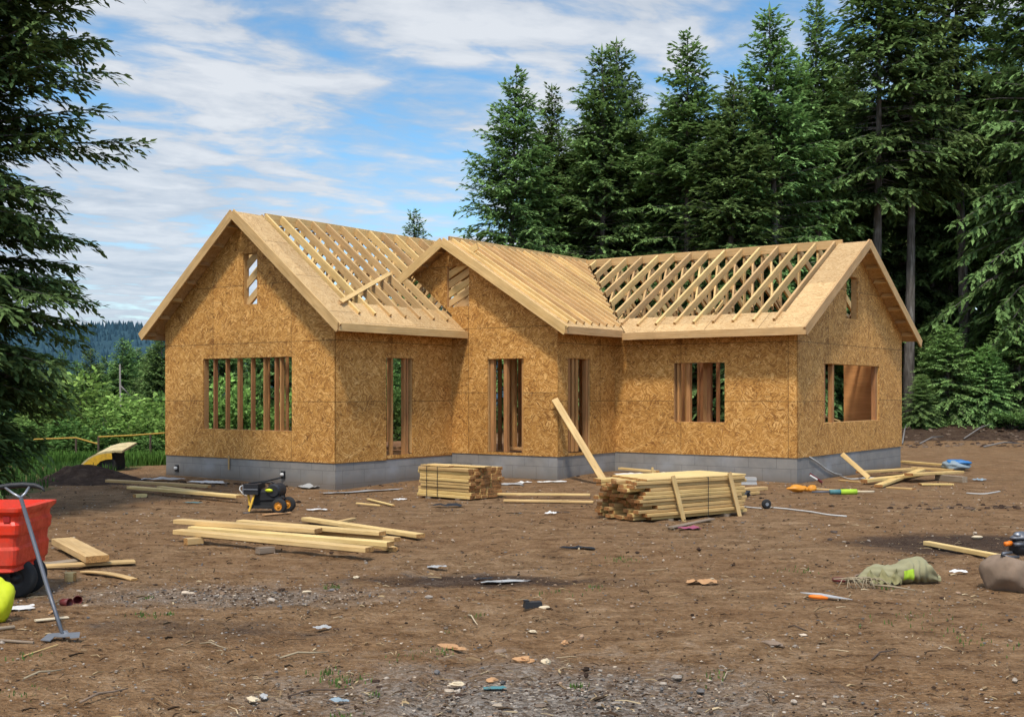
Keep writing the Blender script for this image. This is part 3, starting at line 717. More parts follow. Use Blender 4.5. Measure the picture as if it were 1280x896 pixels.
opE = [(7.31-yC, 10.74-yC, 1.19, 2.46), (8.62-yC, 9.31-yC, 3.48, 4.42)]
WE = wall((wC, yC), pi/2, D-yC, lambda x: hfC, lambda x: zC(x+yC)-UD, opE, [YR-yC], M['osb_wall'], 'shaded gable end wall facing right')
frame(WE, opE[0]); frame(WE, opE[1])
# foundation
def found(p0, ang, L, h, ext=(0, 0)):
    mb = MB(); mb.box(((L+ext[1]-ext[0])/2, .012+.1, (h-.5)/2), (L+ext[0]+ext[1], .2, h+.5)); return mb.build('foundation_wall', M['block'], H, (*p0, 0), ang)
found((.014, .002), 0, wA-.028, hfA-.003); found((wA-.002, .216), pi/2, d1-.22, hfA+.004); found((wA-.20, d1+.004), 0, wB-wA+.18, hfB-.003)
found((wB-.004, d1+.22), pi/2, d2-.215, hfB+.001); found((wB-.20, yC+.004), 0, wC-wB+.18, hfC-.003); found((wC-.004, yC+.22), pi/2, D-yC-.26, hfC-.006)
found((.004, D-4), -pi/2, D-4.2, hfA-.002)
mb = MB(); mb.box((D/2, 0, 0), (1, 1, 1)) if False else None
for a, b, c_, d_ in [(.02, wA-.01, .03, D-4.), (wA-.005, wB-.03, d1+.03, D-.05), (wB-.025, wC-.03, yC+.03, D-.06)]:
    mb.box(((a+b)/2, (c_+d_)/2, hfA+.03), (b-a, d_-c_, .05))
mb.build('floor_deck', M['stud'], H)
# foundation details
for x in (.41, 3.85):
    mb = MB(); mb.box((x, -.012+.012, .16), (.11, .03, .15)); v_ = mb.build('foundation_vent', M['black'], H)
    mb = MB(); mb.lathe([(.0, -.06), (.033, -.06), (.036, 0.), (.033, .02)], (x, -.0, .165), 12, 'y'); mb.build('pipe_end', M['white'], v_, smooth=True)
plank('form_stake', (2.19, -.02, .50), (2.19, -.02, .20), .035, .03, M['lumber'], H, up=(0, 1, 0))
mb = MB(); mb.box((wA+.015-.6, d1-.02+.018, .44), (.05, .03, .12)); 
# ---- roof members
def rafter(a, b, nrm, w_=.055, h_=.16, lift=-.02, name='rafter', mat=None):
    n_ = V(nrm).normalized()*lift; return plank(name, V(a)+n_, V(b)+n_, w_, h_, mat or M['rafter'], H, up=nrm)
nAr, nAl, nB, nBl, nCf, nCb = V((.8, 0, 1)), V((-.8, 0, 1)), V((SB_, 0, 1)), V((-SB_, 0, 1)), V((0, -SC_, 1)), V((0, SC_, 1))
def sheet(pts, nrm, th, name, mat):
    n_ = V(nrm).normalized(); mb = MB(); k = len(pts)
    c_ = sum((V(p) for p in pts), V())/k
    ex = (V(pts[1])-V(pts[0])).normalized(); ez = n_; ey = ez.cross(ex)
    m = Matrix((ex, -ez, ey)).transposed() # local y is the normal so the strand pattern lies in x and z
    loc = [m.transposed() @ (V(p)-c_) for p in pts]
    vs_ = [(p.x, 0, p.z) for p in loc]+[(p.x, th, p.z) for p in loc]
    mb.add(vs_, [tuple(range(k)), tuple(range(2*k-1, k-1, -1))]+[(i, (i+1) % k, k+(i+1) % k, k+i) for i in range(k)])
    o_ = mb.build(name, mat, H); mm = m.to_4x4(); mm.translation = c_; o_.matrix_basis = mm; return o_
Ax = 2.674; xeR, xeL = wA+oE, -oE
A_ = lambda x, y: (x, y, zA(x))
def q4(fn, a, b, c_, d_): return [fn(a, c_), fn(b, c_), fn(b, d_), fn(a, d_)]
RS = M['osb_roof']
sheet(q4(A_, Ax+.02, xeR, -oR+.02, .46), nAr, .018, 'roof_sheathing', RS)
sheet(q4(A_, xeL, Ax-.02, -oR+.02, .46), nAl, .018, 'roof_sheathing', RS)
sheet(q4(A_, xeR-.62, xeR, .462, d1-.005), nAr, .018, 'roof_sheathing', RS)
sheet(q4(A_, xeL, xeL+.62, .462, 10.), nAl, .018, 'roof_sheathing', RS)
plank('ridge_board', (Ax, -oR+.9, 5.575), (Ax, 10.2, 5.575), .05, .22, M['fascia'], H)
y = .54; k = 0
while y < 10:
    xl = (xeR-.30 if y < d1-.05 else x0B-.02)
    rafter(A_(Ax+.03, y), A_(xl, y), nAr)
    rafter(A_(Ax-.03, y), A_(xeL+.4, y), nAl)
    if y < 8.2: plank('ceiling_joist', (.05, y+.05, 3.28), (wA-.05 if y < d1 else wA, y+.05, 3.28), .04, .14, M['stud'], H)
    plank('truss_web', (Ax, y+.046, 5.45), (Ax, y+.046, 3.34), .09, .04, M['rafter'], H, up=(0, 1, 0))
    if k % 2 == 0: plank('truss_web', (1.35, y+.046, zA(1.35)-.12), (Ax-.1, y+.046, 3.36), .09, .04, M['rafter'], H, up=(0, 1, 0)); plank('truss_web', (4.0, y+.047, zA(4.)-.12), (Ax+.1, y+.047, 3.36), .09, .04, M['rafter'], H, up=(0, 1, 0))
    y += .46; k += 1
FA = .20
def fascia(a, b, up=(0, 0, 1), h_=FA, w_=.04): return plank('fascia', a, b, w_, h_, M['fascia'], H, up=up)
yf = -oR; dz = -.065
fascia((Ax, yf, 5.64+dz), (xeR+.02, yf, zA(xeR+.02)+dz), nAr); fascia((Ax, yf+.001, 5.64+dz), (xeL-.02, yf+.001, zA(xeL-.02)+dz), nAl)
fascia((xeR+.022, -oR-.02, zA(xeR)-.06), (xeR+.022, d1-.004, zA(xeR)-.06), h_=.16); fascia((xeL-.022, -oR+.022, zA(xeL)-.06), (xeL-.022, 10, zA(xeL)-.06), h_=.16)
for s in (-1, 1):
    i = 0
    for k in range(7):
        x = Ax+s*(.25+k*.46); plank('lookout', (x, -oR+.03, zA(x)-.09), (x, -.004, zA(x)-.09), .04, .1, M['fascia'], H, up=(s*.8, 0, 1))
# B
B_ = lambda x, y: (x, y, zB(x)); xeB = wB+oE
vx = lambda y: XB+(YR-y)*SC_/SB_              # valley between the middle and the right roof
sheet([B_(XB+.02, d1-oR+.02), B_(xeB, d1-oR+.02), B_(xeB, YR-(xeB-XB)*SB_/SC_), B_(XB+.02, YR)], nB, .018, 'roof_sheathing', RS)
sheet([B_(x0B+.09, d1-oR+.02), B_(XB-.02, d1-oR+.02), B_(XB-.02, YR), B_(x0B+.09, YR)], nBl, .018, 'roof_sheathing', RS)
plank('ridge_board', (XB, d1-oR+.25, ZB+.005), (XB, YR, ZB+.005), .05, .16, M['fascia'], H)
y = d1-oR+.32
while y < YR-.15:
    xe = min(xeB-.16, vx(y)-.06)
    if xe > XB+.2: rafter(B_(XB+.03, y), B_(xe, y), nB, .05, .09, .020)
    y += .30
yf = d1-oR
fascia((XB, yf, ZB+dz), (xeB+.02, yf, zB(xeB+.02)+dz), nB); fascia((XB, yf+.001, ZB+dz), (3.63, yf+.001, zB(3.63)+dz), nBl)
fascia((xeB+.022, yf-.02, zB(xeB)-.06), (xeB+.022, yC-oE-.0, zB(xeB)-.06), h_=.16)
sheet([B_(3.6, d1-oR+.02), B_(x0B+.085, d1-oR+.02), B_(x0B+.085, d1-.02), B_(3.6, d1-.02)], nBl, .018, 'roof_sheathing', RS)
for s in (-1, 1):
    for k in range(6 if s > 0 else 3):
        x = XB+s*(.25+k*.46); plank('lookout', (x, d1-oR+.03, zB(x)-.08), (x, d1-.004, zB(x)-.08), .04, .1, M['fascia'], H, up=(s*SB_, 0, 1))
# C
Cc = lambda x, y: (x, y, zC(y)); xE = wC+oR; yF = yC-oE; yBk = 2*YR-yF
def c4(a, b, c_, d_): return [Cc(a, c_), Cc(b, c_), Cc(b, d_), Cc(a, d_)]
sheet(c4(xE-.70, xE-.02, yF, YR-.02), nCf, .018, 'roof_sheathing', RS); sheet(c4(xE-.70, xE-.02, YR+.02, yBk), nCb, .018, 'roof_sheathing', RS)
sheet([Cc(vx(yF)+.02, yF), Cc(xE-.702, yF), Cc(xE-.702, yF+.66), Cc(vx(yF+.66)+.02, yF+.66)], nCf, .018, 'roof_sheathing', RS)
sheet([Cc(XB, yBk-.66), Cc(xE-.702, yBk-.66), Cc(xE-.702, yBk), Cc(XB, yBk)], nCb, .018, 'roof_sheathing', RS)
plank('ridge_board', (XB, YR, ZB-.035), (xE-.62, YR, ZB-.035), .05, .20, M['fascia'], H)
x = xE-.79; k = 0
while x > XB+.1:
    ylo = max(yF+.30, YR-(x-XB)*SB_/SC_+.05)
    if ylo < YR-.3: rafter(Cc(x, YR-.03), Cc(x, ylo), nCf)
    rafter(Cc(x, YR+.03), Cc(x, yBk-.36), nCb)
    if x > wB+.1: plank('ceiling_joist', (x+.05, yC+.05, 3.0), (x+.05, D-.05, 3.0), .04, .14, M['stud'], H)
    plank('truss_web', (x+.046, YR, 5.02), (x+.046, YR, 3.07), .09, .04, M['rafter'], H, up=(1, 0, 0))
    if k % 2 == 0:
        plank('truss_web', (x+.046, 7.5, zC(7.5)-.1), (x+.046, YR-.1, 3.1), .09, .04, M['rafter'], H, up=(1, 0, 0))
        plank('truss_web', (x+.046, 10.8, zC(10.8)-.1), (x+.046, YR+.1, 3.1), .09, .04, M['rafter'], H, up=(1, 0, 0))
    if x < xE-2.0 and x > XB+.9: plank('diagonal_brace', (x-.1, YR-.18, zC(YR-.18)-.16), (x+.95, yF+1.15, zC(yF+1.15)-.16), .045, .10, M['rafter'], H, up=nCf)
    x -= .455; k += 1
fascia((xeB+.045, yF-.022, zC(yF)-.06), (xE+.02, yF-.022, zC(yF)-.06), h_=.16)
fascia((xE, YR, ZB+dz), (xE, yF-.02, zC(yF-.02)+dz), nCf); fascia((xE+.001, YR, ZB+dz), (xE+.001, yBk+.02, zC(yBk+.02)+dz), nCb)
for s in (-1, 1):
    for k in range(7):
        yy = YR+s*(.25+k*.50); plank('lookout', (xE-.03, yy, zC(yy)-.09), (wC+.004, yy, zC(yy)-.09), .04, .1, M['fascia'], H, up=(0, s*SC_, 1))
for z0 in (3.62, 4.02, 4.42): plank('attic_brace', (2.50, .10, z0), (3.2, .10, z0+.52), .035, .15, M['rafter'], H, up=(0, 0, 1))
for k in range(6): plank('attic_brace', (5.02, d1+.09, 3.52+.215*k), (6.0, d1+.09, 3.98+.215*k), .035, .15, M['rafter'], H)
plank('attic_brace', (wC-.10, 8.55, 3.62), (wC-.10, 9.0, 3.55), .035, .08, M['rafter'], H)
for k in range(7):
    y_ = 2.1+.62*k; x1 = min(1.55, (y_-.6)*.75)
    plank('diagonal_brace', (Ax+.15, y_, zA(Ax+.15)-.17), (Ax+.15+x1, y_-x1*1.3, zA(Ax+.15+x1)-.17), .045, .09, M['rafter'], H, up=nAr)
# loose brace lying across the left rafters
def onA(px, py, lift):
    ray = V(((px-640)/F, 1, -(py-HOR)/F)); o_ = V((0, 0, EYE)); ca, sa = cos(TH), sin(TH)
    to = lambda p, w_: V((ca*(p.x-OX*w_)-sa*(p.y-OY*w_), sa*(p.x-OX*w_)+ca*(p.y-OY*w_), p.z))
    ro, rd = to(o_, 1), to(ray, 0); n_ = nAr.normalized(); p0 = V((Ax, 0, 5.64))+n_*lift
    return ro+rd*((p0-ro).dot(n_)/rd.dot(n_))
plank('diagonal_brace', onA(426, 377, .075), onA(487, 342, .075), .10, .025, M['fascia'], H, up=nAr)
# ---- studs
def stud(x, y, z0=.5, z1=3.2, turn=False, w_=.04, d_=.10, mat='stud'): return plank('wall_stud', (x, y, z0), (x, y, z1), d_ if turn else w_, w_ if turn else d_, M[mat], H, up=(0, 1, 0))
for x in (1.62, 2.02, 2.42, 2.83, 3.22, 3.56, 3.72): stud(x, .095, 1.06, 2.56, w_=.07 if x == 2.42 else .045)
for y in [.5+.62*k for k in range(12)]: stud(.06, y, turn=True) if y > 2.4 or y < .8 else None
for x in [.4+.75*k for k in range(7)]: stud(x, 8.2)
for y in (1.72, 2.12, 2.2): stud(wA-.10, y, hfA+.06, 2.56, True, w_=.05)
for x in (6.42, 6.62, 6.78, 7.12, 7.26): stud(x, d1+.11+(.5 if x in (6.62, 7.12) else 0), hfB+.06, 2.7, w_=.09)
for x in [5.6+.3*k for k in range(8)]: stud(x, d1+2.6, hfB, 3.1, w_=.06, d_=.14)
for x in [5.5+.42*k for k in range(9)]: stud(x, d1+5., hfB, 3.1)
for y in [d1+.5+.4*k for k in range(9)]: stud(wA+.05, y, hfB, 3.1, True) if y > d1+.4 else None
for y in (d1+.5, d1+.66, d1+.82, d1+1.2): stud(wB-.1, y, hfB+.08, 2.57, True, w_=.08)
for x in (9.74, 9.98, 10.20, 10.29, 10.74): stud(x, yC+.11+(.0 if x in (9.74, 9.98, 10.72) else .35), 1.0, 2.6, w_=.09 if x not in (9.74,) else .05)
for y in (7.44, 7.95, 10.66): stud(wC-.095, y, 1.2, 2.45, True, w_=.11)
for x in [wB+.4+.42*k for k in range(9)]: stud(x, D-.1, hfC, 3.0)
for y in [yC+.5+.9*k for k in range(6)]: stud(wB+.05, y, hfC, 3.0, True)
o_ = plank('interior_panel', (11.09, D-.2, 1.72), (12.42, D-.2, 1.72), .02, 2.3, M['panel'], H)
plank('interior_panel', (wA+.35, D-2.9, 1.78), (wB-.1, D-2.9, 1.78), .02, 2.5, M['panel'], H)
for a, b in [((7.6, 5., .55), (7.6, 5., 1.5)), ((7.9, 5.3, .55), (7.9, 5.3, 1.35))]: plank('stair_post', a, b, .08, .08, M['frame'], H, up=(0, 1, 0))
plank('stair_rail', (7.2, 4.9, 1.15), (8.05, 5.2, 1.5), .09, .04, M['frame'], H)
plank('stair_rail', (11.6, 7.4, 1.62), (12.2, 8.9, 1.2), .09, .04, M['frame'], H); plank('stair_rail', (11.7, 7.2, 1.35), (12.1, 8.3, 1.35), .09, .04, M['frame'], H)
for p0, p1 in [((6.4, 4.3, .61), (7.3, 4.15, .61)), ((6.35, 4.9, .66), (7.25, 5.1, .66)), ((4.7, 1.7, .57), (5.1, 2.3, .57)), ((4.6, 2., .66), (5.15, 2.1, .66))]: 
    plank('loose_block', p0, p1, .2, .06, M['frame'], H)
#@@LUMBER
# ------------------------------------------------------------------ lumber bundles
def bundle(label, base, rz, L, W, Hh, mat, rows, cols, jit, strap, seed, skew=0.):
    r = random.Random(seed); o = thing('lumber_bundle', label, 'lumber bundle', base, rz)
    for i in range(rows):
        for j in range(cols):
            bw, bh = W/cols, Hh/rows; z = .05+bh*(i+.5); y = -W/2+bw*(j+.5)
            e0, e1 = r.uniform(-jit, jit), r.uniform(-jit, jit)*.5
            dy = r.uniform(-.01, .01)+(r.uniform(-.02, .02) if j in (0, cols-1) else 0)
            plank('board', (-L/2+e0+skew*i, y+dy, z), (L/2+e1, y+dy+r.uniform(-.012, .012), z+r.uniform(-.004, .004)), bw*.97, bh*.93, M[mat], o, ch=.006)
    for x in (-L*.3, L*.28): plank('bearer', (x, -W/2-.02, .025), (x, W/2+.02, .025), .09, .05, M['grey_wood'], o)
    for x in strap:
        mb = MB(); q = .012
        lo, hi = .03, .05+Hh+.004
        for a, b in (((x, -W/2-q-.015, lo), (x, -W/2-q-.015, hi+.012)), ((x, -W/2-q-.015, hi+.012), (x, W/2+q, hi+.012)), ((x, W/2+q, hi+.012), (x, W/2+q, lo))): mb.beam(a, b, .012, .004, (0, 1, 0) if a[2] != b[2] else (0, 0, 1), ch=.001)
        mb.build('strap', M['black'], o)
    return o
b1 = V((-.92, 20.55, 0)); b1.z = gz(b1.x, b1.y)-.02
o1 = bundle('square strapped stack of short boards in front of the middle door', b1, radians(-40), 1.22, .86, .52, 'lumber2', 9, 6, .07, (-.38, -.12), 3)
plank('board', (-.5, -.22, .60), (.75, -.1, .595), .2, .022, M['lumber'], o1); plank('board', (-.62, -.3, .588), (.1, -.33, .59), .12, .02, M['lumber2'], o1)
b2 = V((2.47, 17.45, 0)); b2.z = gz(b2.x, b2.y)-.02
o2 = bundle('large slanting stack of boards with ragged ends and two upright battens', b2, radians(36), 1.98, .98, .56, 'lumber2', 11, 8, .21, (.15,), 5, skew=-.014)
for i in range(4): plank('board', (-1.04+.06*i, -.365+.245*i, .626), (.99, -.365+.245*i, .622), .238, .024, M['lumber'], o2)
for x in (-.5, .66): plank('batten', (x-.08, -.53, .67), (x+.10, -.575, .0), .075, .025, M['lumber'], o2, up=(0, 1, 0))
# boards lying about: (label, pixel from, pixel to, width, thickness, height of its underside)
def board(label, a, b, w_, h_, lift=0., lift2=None, group='loose boards lying on the dirt', mat='lumber', name='lumber_board', bow=0., flat=True):
    A, B = G(*a), G(*b); A.z = gz(A.x, A.y)+lift+h_/2; B.z = gz(B.x, B.y)+(lift if lift2 is None else lift2)+h_/2
    o = plank(name, A, B, w_, h_, M[mat], bow=bow); tag(o, label, 'board', group); return o
g_ = 'boards of the long pile in the left foreground'
board('nearest long board of the pile in the left foreground', (222, 676), (462, 700), .16, .055, .09, group=g_)
board('second thick board of the left foreground pile, lying on top at its left end', (222, 668), (398, 681), .17, .055, .147, group=g_)
board('third board of the left foreground pile, ending beside the nearest long one', (240, 671), (488, 692), .15, .055, .085, group=g_)
board('inner board of the left foreground pile, partly covered by the top one', (300, 668), (478, 684), .14, .05, .142, group=g_)
board('rear board of the left foreground pile with a chipped end', (290, 664), (497, 684), .13, .05, .07, group=g_)
board('single board lying apart behind the right end of the left foreground pile', (382, 654), (526, 675), .14, .05, .04, .03, group=g_)
board('short board wedged under the single board behind the left foreground pile', (420, 655), (442, 650), .08, .04, .0, group=g_)
for a, b, s, lb in [((232, 681), (252, 679), .08, 'small timber block propping the left end of the foreground pile'), ((322, 692), (341, 690), .07, 'dark wood block under the middle of the foreground pile'), ((470, 684), (492, 690), .06, 'wood block under the right end of the foreground pile')]: board(lb, a, b, .1, s, .0, group=g_, mat='grey_wood' if 'dark' in lb else 'lumber', name='wood_block')
g_ = 'boards by the left wing'
board('long board with its left end raised, in front of the left wing', (134, 610), (262, 616), .14, .05, .12, .10, group=g_)
board('long board running up to the black machine in front of the left wing', (163, 614), (300, 628), .16, .05, .05, .08, group=g_)
board('long thin board behind the other two left wing boards', (200, 616), (296, 624), .14, .03, .10, .04, group=g_)
board('stubby block under the raised board in front of the left wing', (168, 622), (182, 621), .09, .06, 0., group=g_, name='wood_block')
g_ = 'sticks on the dirt left of the square stack'
board('upper of two short sticks left of the square stack', (446, 632), (476, 635), .05, .025, .03, group=g_); board('lower of two short sticks left of the square stack', (460, 626), (492, 634), .05, .025, .02, group=g_)
g_ = 'boards between the two stacks'
board('upper thin board between the two stacks', (622, 622), (738, 623), .10, .035, .05, group=g_); board('lower thin board between the two stacks', (630, 628), (742, 630), .10, .035, .02, group=g_)
board('board on the ground along the right wing foundation', (775, 590), (822, 595), .12, .05, .05, group='boards by the right wing foundation')
A = G(817, 596); tag(plank('lumber_offcut', A+V((0, 0, -.02)), A+V((-.03, 0, .18)), .05, .03, M['lumber'], up=(0, 1, 0)), 'little pointed stake beside the right wing foundation', 'offcut')
g_ = 'boards behind the large stack'
board('upper board jutting out right behind the large stack', (860, 612), (936, 609), .14, .05, .16, .14, group=g_); board('lower board jutting out right behind the large stack', (880, 622), (956, 616), .16, .06, .06, group=g_)
board('thick dark edged board below the grey box right of the large stack', (905, 621), (945, 617), .16, .05, .0, group=g_, mat='lumber2')
board('thin splintered board lying in front of the large stack', (838, 661), (890, 650), .09, .02, .01, group=g_, mat='grey_wood')
tag(plank('lumber_board', V((1.86, 22.75, gz(1.86, 22.75)-.01)), V((.885, 24.10, 1.70)), .14, .045, M['lumber'], up=(0, -1, .5)), 'long board leaning against the corner of the middle block', 'board')
g_ = 'boards heaped by the right gable end'
for lb, a, b, w_, h_, l1, l2 in [('topmost long board of the heap by the right gable end', (1136, 603), (1200, 598), .2, .05, .14, .12), ('front board of the heap by the right gable end', (1080, 606), (1152, 600), .16, .06, .05, .1), ('slanting board across the heap by the right gable end', (1098, 610), (1152, 595), .16, .05, .02, .12),
   ('far left board of the heap by the right gable end', (1074, 596), (1140, 592), .18, .05, .08, .08), ('short board at the foot of the heap by the right gable end', (1110, 610), (1142, 612), .12, .03, .0, .0), ('grey weathered log end at the right of the heap', (1172, 600), (1206, 603), .16, .12, .0, 0.),
   ('thin board left of the heap, close to the foundation', (1050, 601), (1082, 604), .1, .03, .0, 0.), ('back board beyond the heap behind the right gable corner', (1128, 580), (1200, 586), .16, .05, .04, .04), ('second back board beyond the heap, lying flatter', (1140, 586), (1192, 589), .16, .05, .0, .0), ('low board in front of the log end of the heap', (1150, 606), (1190, 606), .14, .03, .0, 0.)]:
    board(lb, a, b, w_, h_, l1, l2, group=g_, mat='grey_wood' if 'grey' in lb else 'lumber2')
A = G(1086, 600); tag(plank('lumber_board', A+V((0, 0, .05)), A+V((-.42, .5, .52)), .10, .03, M['lumber'], up=(0, -1, 0)), 'short board propped up against the right gable foundation', 'board')
board('single pale board pointing at the boulder on the right', (1158, 682), (1252, 700), .09, .05, .01, group='lone board by the boulder')
g_ = 'planks beside the red cart'
board('thick short plank on top of the others beside the red cart', (78, 687), (122, 711), .24, .07, .07, .07, group=g_)
board('thin plank under the thick one beside the red cart', (45, 713), (168, 706), .15, .03, .025, group=g_); board('grey plank at the bottom beside the red cart wheel', (50, 708), (100, 702), .16, .03, .0, group=g_, mat='grey_wood')
board('curved thin slat in front of the planks beside the red cart', (104, 717), (168, 727), .075, .02, .012, group=g_, bow=.02)
A = G(88, 726); mb = MB(); mb.lathe([(0, 0), (.052, 0), (.058, .04), (.057, .085), (.0, .088)], n=16); tag(mb.build('wood_stump', M['lumber'], None, (A.x, A.y, gz(A.x, A.y))), 'short round wood stump beside the red cart', 'stump')
#@@PROPS
# ------------------------------------------------------------------ red cart
def gpt(x, y, dz=0.): return V((x, y, gz(x, y)+dz))
rx = G(38, 752); ct = thing('garden_cart', 'red ribbed plastic tub cart on black wheels at the left edge', 'cart', (-5.0, 10.55, gz(-4.5, 10.3)), radians(2))
Lc, Wc = 1.36, .86; zb, ztp = .25, .83
def ring(z, k, i_=0.):
    lx, wy = (Lc/2-.055+.055*k-i_), (Wc/2-.03+.03*k-i_); rad = .06; pts = []
    for cx, cy, a0 in ((lx-rad, wy-rad, 0), (-lx+rad, wy-rad, pi/2), (-lx+rad, -wy+rad, pi), (lx-rad, -wy+rad, 1.5*pi)):
        for q in range(4): a = a0+q*pi/6; pts.append((cx+cos(a)*rad, cy+sin(a)*rad, z))
    return pts
mb = MB(); prof = [(zb, 0., .05), (zb+.02, .0, .0)]
lev = [.05, .08, .21, .24, .32, .35, .43, .46, .505, .525]
o_ = .0
for i, h in enumerate(lev):
    o_ = .016 if i % 4 in (1, 2) else 0.
    prof.append((zb+h, h/.58, -o_+.008))
prof += [(zb+.55, .98, -.026), (ztp, 1., -.028), (ztp+.004, 1., .045), (ztp-.10, .9, .055), (ztp-.16, .85, .07)]
rings = [ring(*p) for p in prof]; n = len(rings[0]); vs = [p for r_ in rings for p in r_]
mb.add(vs, [(i*n+k, i*n+(k+1) % n, (i+1)*n+(k+1) % n, (i+1)*n+k) for i in range(len(rings)-1) for k in range(n)]+[tuple(range((len(rings)-1)*n, len(rings)*n)), tuple(range(n-1, -1, -1))])
tub = mb.build('tub', M['red'], ct)
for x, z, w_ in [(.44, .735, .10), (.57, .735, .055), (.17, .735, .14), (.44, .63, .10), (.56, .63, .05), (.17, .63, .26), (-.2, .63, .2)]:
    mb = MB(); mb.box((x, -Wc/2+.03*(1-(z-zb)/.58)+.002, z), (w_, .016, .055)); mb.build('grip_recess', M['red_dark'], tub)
mb = MB(); y_ = -Wc/2-.008
y_ += .022; mb.beam((.16, y_-.004, .545), (.46, y_-.004, .56), .006, .009, mi=0); mb.build('scratch', M['amber'], tub)
mb = MB()
for i in range(11): mb.box(((.10+i*.032), y_+.012, .465+.004*sin(i*2.)), (.018, .012, rr(.016, .034)))
mb.build('worn_lettering', M['cream'], tub)
for sy in (-1, 1):
    for sx in (.54, -.40):
        wh_ = MB(); y0 = sy*.12; wh_.lathe([(.085, -.055), (.15, -.06), (.172, -.04), (.178, 0.), (.172, .04), (.15, .06), (.085, .055)], n=26, axis='y')
        w_ = link('wheel', None, ct, (sx, y0, .175)); wh_.build('tyre', M['rubber'], w_, smooth=True)
        mb = MB(); mb.lathe([(.0, -.045), (.03, -.05), (.035, -.03), (.075, -.025), (.09, -.05), (.09, .05), (.0, .04)], n=20, axis='y'); mb.build('rim', M['black'], w_, smooth=True)
mb = MB(); mb.beam((-.5, -.15, .22), (.5, -.15, .22), .05, .06); mb.beam((-.5, .15, .22), (.5, .15, .22), .05, .06); mb.beam((.54, -.12, .175), (.54, .12, .175), .04, .04); mb.beam((-.4, -.30, .175), (-.4, .30, .175), .04, .04)
for sx in (.54, -.4):
    for sy in (-.03, .03): mb.beam((sx, sy, .16), (sx, sy, .24), .05, .03, (0, 1, 0))
mb.build('chassis', M['black'], ct)
# shovel
S0 = G(79, 800); S1 = at(26, 622, 9.55)
sh = thing('shovel', 'steel shovel with a wide grip leaning on the red cart', 'shovel', S0)
tp_ = S1-S0; mb = MB(); mb.tube([(0, 0, .03), tp_*.35, tp_*.7, tp_], [.014, .017, .017, .016], 10); mb.build('handle', M['steel_dark'], sh, smooth=True)
ax = tp_.normalized(); rt_ = V((1, .12, .05)).normalized(); hb = tp_
mb = MB(); mb.tube([hb, hb+ax*.05-rt_*.045, hb+ax*.135-rt_*.10], [.013, .011, .011], 8); mb.tube([hb, hb+ax*.05+rt_*.045, hb+ax*.135+rt_*.10], [.013, .011, .011], 8); mb.build('yoke', M['steel'], sh, smooth=True)
mb = MB(); mb.tube([hb+ax*.11-rt_*.22, hb+ax*.14-rt_*.16, hb+ax*.152-rt_*.05, hb+ax*.152+rt_*.05, hb+ax*.135+rt_*.14, hb+ax*.10+rt_*.19, hb+ax*.06+rt_*.20], [.012, .02, .024, .024, .022, .014, .006], 10); mb.build('grip', M['black'], sh, smooth=True)
mb = MB(); pr_ = [(-.13, .0), (-.10, .075), (-.02, .085), (.0, .115), (.03, .085), (.10, .08), (.135, .0), (.07, .0), (.05, -.045), (.0, -.03), (-.03, -.07), (-.08, -.075)]
pr_ = [(-.125, -.06), (-.115, .03), (-.03, .045), (0, .085), (.03, .045), (.11, .055), (.14, -.02), (.075, -.03), (.07, -.005), (.0, -.015), (-.045, -.01), (-.05, -.07)]
vs = [(x, y*1.25-.03, .035+.25*y+dz) for dz in (0, .006) for x, y in pr_]; k = len(pr_)
mb.add(vs, [tuple(range(k)), tuple(range(2*k-1, k-1, -1))]+[(i, (i+1) % k, k+(i+1) % k, k+i) for i in range(k)]); mb.tube([(0, .07, .045), (0, .02, .05)], [.012, .02], 8); mb.build('blade', M['steel'], sh)
# yellow sack, paper, little things by the cart
y0 = G(-8, 776); mb = MB(); pr_ = []
mb.blob((0, 0, .16), (.15, .12, .19), 3, 3, .12, 1.6, flat=-.16); tag(mb.build('bag', M['lime'], None, y0, smooth=True), 'bright yellow plastic bag at the left edge below the red cart', 'bag')
def crumple(label, name, cat, px, py, L, W, rz, mat, amp=.03, seed=1, lift=.0, n=10, group=None, fold=0.):
    c = G(px, py); mb = MB(); vs = []; ca, sa = cos(rz), sin(rz); so_ = V((seed*3.7, seed*1.9, 0))
    for j in range(n+1):
        for i in range(n+1):
            u, v = i/n-.5, j/n-.5; e = 1+.35*noise.noise(V((atan2(v, u)*1.3, seed*2.2, 0)))
            x, y = u*L*e, v*W*e; z = .012+lift+amp*(.6+noise.noise(V((u*4, v*4*max(.4, W/L), 0))+so_)+.5*noise.noise(V((u*9, v*9, 2))+so_))*(1-.5*max(abs(u), abs(v))*2)+fold*max(0, .5-abs(u)*2)
            X, Y = x*ca-y*sa, x*sa+y*ca; vs.append((X, Y, gz(c.x+X, c.y+Y)-c.z+max(.006, z)))
    mb.add(vs, [(j*(n+1)+i, j*(n+1)+i+1, (j+1)*(n+1)+i+1, (j+1)*(n+1)+i) for j in range(n) for i in range(n)])
    return tag(mb.build(name, M[mat], None, c, smooth=True), label, cat, group)
crumple('white paper sheet under the red cart wheel', 'paper_sheet', 'paper', 16, 762, .34, .22, .5, 'white', .02, 2)
for px, py, rz, lb in [(97, 754, 1.2, 'open end of a small maroon pot beside the shovel'), (82, 758, .4, 'dark maroon pot lying flat left of the open one')]:
    c = G(px, py); mb = MB(); mb.lathe([(.0, -.04), (.03, -.04), (.034, 0), (.04, .045), (.036, .045), (.03, 0.), (.0, -.03)], n=16, axis='x'); tag(mb.build('plant_pot', M['maroon'], None, c+V((0, 0, .035)), -rz, smooth=True), lb, 'pot')
